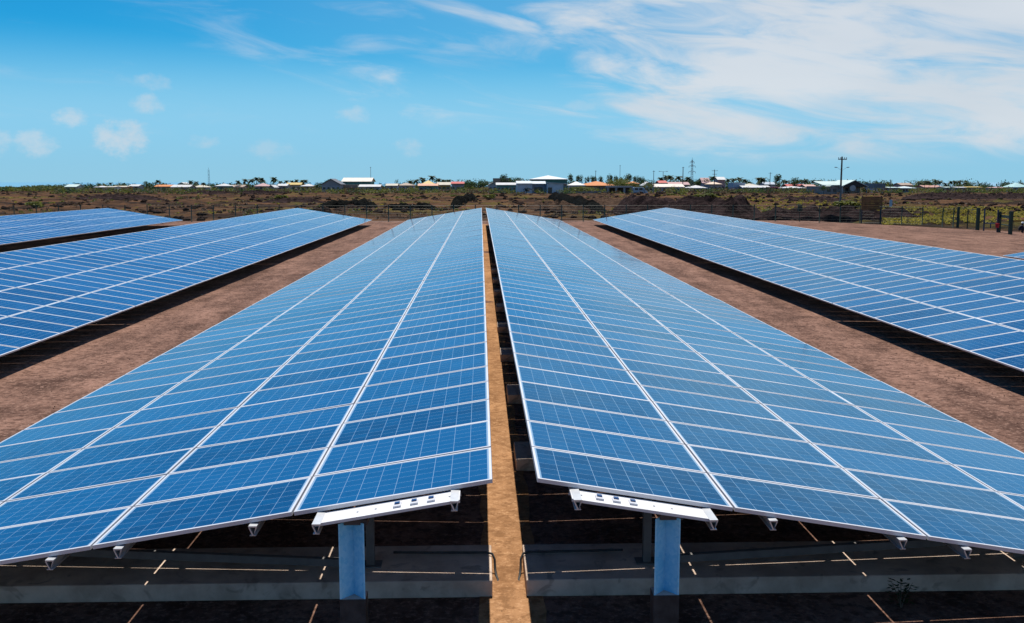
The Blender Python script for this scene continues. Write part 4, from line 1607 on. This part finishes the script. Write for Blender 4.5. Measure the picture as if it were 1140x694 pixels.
# ------------------------------------------------------------------ trees
def palm_variant(seed):
    r = random.Random(seed)
    h = 7.5
    lean = Vector((r.uniform(-.7, .7), r.uniform(-.5, .5), 0))
    tr = MB()
    pts = [Vector((0, 0, -.4)) + lean * (k / 5) ** 1.8 + Vector((0, 0, (h + .4) * k / 5)) for k in range(6)]
    tr.tube(pts, [.24, .19, .17, .16, .15, .16], 7)
    top = pts[-1]
    cr = MB()
    for k in range(19):
        a = k * 2.4 + r.uniform(-.2, .2)
        e = r.uniform(-.55, 1.1)
        L = r.uniform(2.2, 3.1)
        d = Vector((math.cos(a), math.sin(a), 0))
        sd = Vector((-math.sin(a), math.cos(a), 0))
        prev = None
        for s in range(6):
            q = s / 5
            p = top + d * (L * q * math.cos(e * (1 - q * .5))) + Vector((0, 0, L * (math.sin(e) * q - .62 * q * q)))
            wv = .80 * math.sin(math.pi * min(1, .12 + q * .9)) + .04
            if prev is not None:
                pp, pw = prev
                for sg in (-1, 1):       # two drooping rows of leaflets
                    o0 = sd * sg * pw - Vector((0, 0, pw * .55))
                    o1 = sd * sg * wv - Vector((0, 0, wv * .55))
                    cr.face([pp, p, p + o1, pp + (o0 * .35 + o1 * .25)])
            prev = (p, wv)
    return tr.mesh('trunk', M_TRUNK, True), cr.mesh('crown', M_PALM)


def tree_variant(seed, mat, rx=2.6, rz=2.0, h=2.4):
    r = random.Random(seed)
    tr = MB()
    tr.tube([(0, 0, -.4), (.1, 0, h * .5), (.05, .1, h)], [.22, .17, .13], 7)
    for k in range(4):
        a = k * 1.6 + r.random()
        tr.tube([(.05, .1, h * .8), (math.cos(a) * rx * .35, math.sin(a) * rx * .35, h + .5), (math.cos(a) * rx * .6, math.sin(a) * rx * .6, h + 1.1)], [.1, .07, .03], 5)
    cr = MB()
    leaf_blob(cr, (0, 0, h + rz * .55), rx, rx, rz, 620, .20, r)
    return tr.mesh('trunk', M_TRUNK, True), cr.mesh('crown', mat)


PALMS = [palm_variant(s) for s in (1, 2, 3, 4, 5)]
TREES = [tree_variant(s, M_TREE) for s in (11, 12, 13)]
TALL = [tree_variant(s, M_TREE, 1.5, 2.9, 2.6) for s in (21, 22)]
OLIVES = [tree_variant(s, M_OLIVE) for s in (31, 32)]
BUSHES = [tree_variant(s, M_OLIVE, 1.5, .8, .3) for s in (41, 42)]
HEIGHT = {'palm': 8.4, 'tree': 5.2, 'tall': 7.2, 'olive': 5.2, 'bush': 1.4}
SETS = {'palm': PALMS, 'tree': TREES, 'tall': TALL, 'olive': OLIVES, 'bush': BUSHES}
CATS = {'palm': ('palm_tree', 'palm tree', 'palms on the skyline'), 'tree': ('tree', 'tree', 'round trees on the skyline'), 'tall': ('tree', 'tree', 'tall trees on the skyline'),
        'olive': ('tree', 'tree', 'olive green trees on the skyline'), 'bush': ('bush', 'bush', 'bushes on the lava land')}
tr_rng = random.Random(77)


def plant(kind, px, ytop, D, label, wide=1.0):
    q = at(px, 210, D)
    zb = land_h(q.x, D) - .05
    s = (at(px, ytop, D).z - zb) / HEIGHT[kind]
    s = max(s, .35)
    nm, cat, grp = CATS[kind]
    t = thing(nm, label, cat, (q.x, D, zb), tr_rng.uniform(0, 6.28), grp)
    t.scale = (s * wide * 1.12, s * wide * 1.12, s)
    tm, cm = tr_rng.choice(SETS[kind])
    link('trunk', tm, t)
    link('crown', cm, t)
    return t


def clump(kind, desc, place, items, D=430):
    """items: (px, ytop[, D]) from left to right; the label counts along the clump"""
    n = len(items)
    for k, it in enumerate(items):
        if n == 1:
            lab = f'{desc} {place}'
        else:
            o = 'leftmost' if k == 0 else ('rightmost' if k == n - 1 else ords[k] + ' from left')
            lab = f'{desc}, {o} of {n} {place}'
            if len(lab.split()) > 16:
                lab = lab.replace(' of ' + str(n), '')
        plant(kind, it[0], it[1], it[2] if len(it) > 2 else D + tr_rng.uniform(-15, 25), lab)


plant('tree', 163, 201.5, 400, 'dark round tree between the white and the orange roofs on the far left')
plant('palm', 176, 200.5, 430, 'single palm behind the orange roof right of the dark round tree')
plant('palm', 123, 203, 460, 'small palm behind the cream roofs on the far left')
clump('palm', 'small palm', 'just left of the antenna mast', [(212, 201), (219, 202), (226, 203.5)], 450)
clump('palm', 'palm', 'beside the pink roofed house', [(265, 201), (273, 199.2), (281, 199), (286, 197.5), (291, 198)], 440)
plant('palm', 304.5, 197.3, 430, 'palm standing alone right of the pink roofed house')
clump('palm', 'low palm', 'behind the ochre houses', [(312, 201.5), (319, 200.5), (325, 201), (330.5, 200), (337, 200.5), (341, 200)], 460)
clump('tree', 'dark tree', 'wrapped round the dark gabled house', [(355, 203), (368, 198.8), (374, 199)], 395)
clump('palm', 'dark palm', 'left of the tall yellow house', [(458, 200.5), (464, 199.5), (470, 197.5)], 455)
clump('palm', 'dark palm', 'right of the tall yellow house', [(482, 195.5), (487, 198), (493, 199.5)], 460)
clump('tree', 'low dark tree', 'between the red roof and the long white roof', [(522, 200.5), (526, 202), (534, 201), (538, 200)], 400)
plant('palm', 500, 199.5, 460, 'palm behind the left end of the bright red roof')
plant('tall', 560.5, 193.5, 450, 'thin tall tree poking up above the two storey flats')
clump('tree', 'dark tree', 'on the right of the two storey flats', [(567, 196), (573, 197)], 440)
plant('tree', 580, 200, 440, 'low tree left of the white hip roofed hall')
clump('tall', 'tall dark tree', 'behind the right end of the white hip roofed hall', [(636, 193.5), (645, 194.5), (653, 196.5)], 440)
clump('tall', 'tall dark tree', 'behind the long orange roofed hall', [(661, 195.5), (670, 196), (679, 194), (686, 195.5), (692, 197)], 440)
clump('olive', 'olive green tree', 'beside the small orange roofed house', [(683, 200), (691, 200), (697, 201), (703, 202.5)], 395)
plant('olive', 693, 199.5, 372, 'big yellow green tree at the right end of the orange hall', 1.1)
clump('tall', 'dark crowned tree', 'behind the small orange roofed house', [(699, 193), (708, 195.5), (714, 196.5)], 440)
plant('olive', 721, 203.5, 345, 'olive bushy tree just right of the van')
plant('tree', 719, 199, 430, 'small dark tree above the van')
clump('palm', 'palm', 'around the twin armed street lamp', [(735, 197.5), (741, 194.5), (745.5, 195.5), (755, 195.5), (765, 197)], 450)
clump('tree', 'dark tree', 'between the plain pole and the pylon', [(757, 199), (762.5, 200)], 455)
clump('tree', 'dark tree', 'right behind the tall pylon', [(775, 198.5), (781, 199), (787, 199)], 455)
plant('palm', 793, 196, 450, 'palm just left of the pole with wide crossarms')
clump('palm', 'palm', 'between the wide armed pole and the pale lilac house', [(810, 198.5), (816, 198), (822, 197.5), (828, 199.5)], 440)
clump('palm', 'dark palm', 'left of the tallest dark tree', [(846.5, 197), (851, 198)], 430)
plant('tall', 864.5, 193.5, 420, 'tallest dark tree of the right skyline above the blue roofed house', 1.1)
clump('palm', 'dark palm', 'right of the tallest dark tree', [(871, 200), (875, 200.5)], 430)
plant('tree', 885, 198, 420, 'dark round tree behind the red tiled cream house')
clump('palm', 'small palm', 'left of the big pale green hall', [(892, 200), (897, 199.5), (904, 200.5), (910, 200.5), (914, 201)], 420)
plant('tree', 917, 206.5, 322, 'low dark tree at the left corner of the big pale green hall')
plant('tree', 975, 202.5, 375, 'dark tree on the dark slate house right of the big hall')
plant('tree', 967, 206, 380, 'small dark tree at the right corner of the big hall')
clump('palm', 'dark palm', 'in the left half of the right palm grove', [(1023, 202.5), (1029, 201.5), (1034.5, 201), (1040, 200), (1046, 201), (1051.5, 203.5)], 400)
clump('palm', 'dark palm', 'in the right half of the right palm grove', [(1058, 201), (1063, 201), (1068, 200.5), (1074, 203)], 405)
clump('tree', 'low dark tree', 'right of the palm grove', [(1089, 206), (1096, 206.5), (1103, 206)], 400)
clump('tree', 'dark tree', 'around the blue green roofed house', [(1118, 204.5), (1126, 202.5), (1136, 203)], 405)
plant('tree', 1080, 205.5, 410, 'small dark tree above the ochre low roof')

# bushes one can tell apart on the lava land
for (px, yt, yb, lab, wd) in ((944, 224, 237, 'large green bush right of the utility pole behind the rock bank', 1.5), (953, 226, 237, 'smaller green bush between the large bush and the brown board', 1.0),
                              (985, 229, 236, 'green bush under the pale blue plate beside the brown board', 1.1), (748, 215.5, 219.5, 'dark green bush right of the van on the brown field', 1.5),
                              (758, 214, 217.5, 'small green bush behind the dark green bush on the brown field', 1.2), (777, 216.5, 222, 'left bush of the pair on the brown field below the pylon', 1.5),
                              (790, 215.5, 222, 'right bush of the pair on the brown field below the pylon', 1.7), (822, 218, 223, 'wide green bush below the pale lilac house', 1.7),
                              (860, 233, 240, 'dark green bush on top of the rock bank left of the control box', 1.5), (644, 208.5, 214.5, 'green bush before the low grey boundary wall', 1.4),
                              (655, 209, 215, 'green hedge like bush under the orange hall roof', 1.7), (36, 225, 230, 'yellow green bush on the lava land at the far left', 1.4),
                              (200, 220, 224, 'yellow green bush right of the far left rock bank', 1.3), (313, 217.5, 222, 'yellow green bush above the left array', 1.3),
                              (505, 217.5, 221, 'yellow green bush below the bright red roof', 1.6), (545, 217, 221.5, 'yellow green bush left of the grey shed', 1.4)):
    p = on_ground(px, yb)
    plant('bush', px, yt, p.y, lab, wd)

# low thicket along the far left horizon and dark tree mass behind the town: reads as one mass
mb = MB()
rng = random.Random(44)
for k in range(120):
    px = rng.uniform(-25, 72)
    D = rng.uniform(400, 470)
    q = at(px, 210, D)
    ytop = 208.5 - 2.6 * max(0, min(1, (px + 10) / 75)) + rng.uniform(-.5, .9)
    h = max(.8, at(px, ytop, D).z)
    leaf_blob(mb, (q.x, D, h * .5), 2.4, 2.0, h * .55, 90, .26, rng, 0 if rng.random() < .5 else 1)
tag(mb.build('thicket', [M_TREE, M_OLIVE]), kind='stuff')
mb = MB()
for k in range(560):
    px = rng.uniform(70, 1165)
    D = rng.uniform(475, 560)
    q = at(px, 210, D)
    h = rng.uniform(2.0, 4.2) if px < 440 else rng.uniform(2.6, 6.0)
    leaf_blob(mb, (q.x, D, h * .5), rng.uniform(2, 4.5), 2.4, h * .55, 95, .34, rng, 0 if rng.random() < .8 else 1)
tag(mb.build('far_treeline', [M_TREE, M_OLIVE]), kind='stuff')
mb = MB()
for k in range(1050):
    px = rng.uniform(60, 1165)
    D = rng.uniform(325, 400)
    q = at(px, 210, D)
    h = rng.uniform(.8, 2.6)
    leaf_blob(mb, (q.x, D, h * .45 + .1), rng.uniform(1.2, 3.5), 2.0, h * .55, 44, .24, rng, rng.choice((0, 1, 1, 2)))
tag(mb.build('garden_undergrowth', [M_TREE, M_OLIVE, M_BROWN]), kind='stuff')
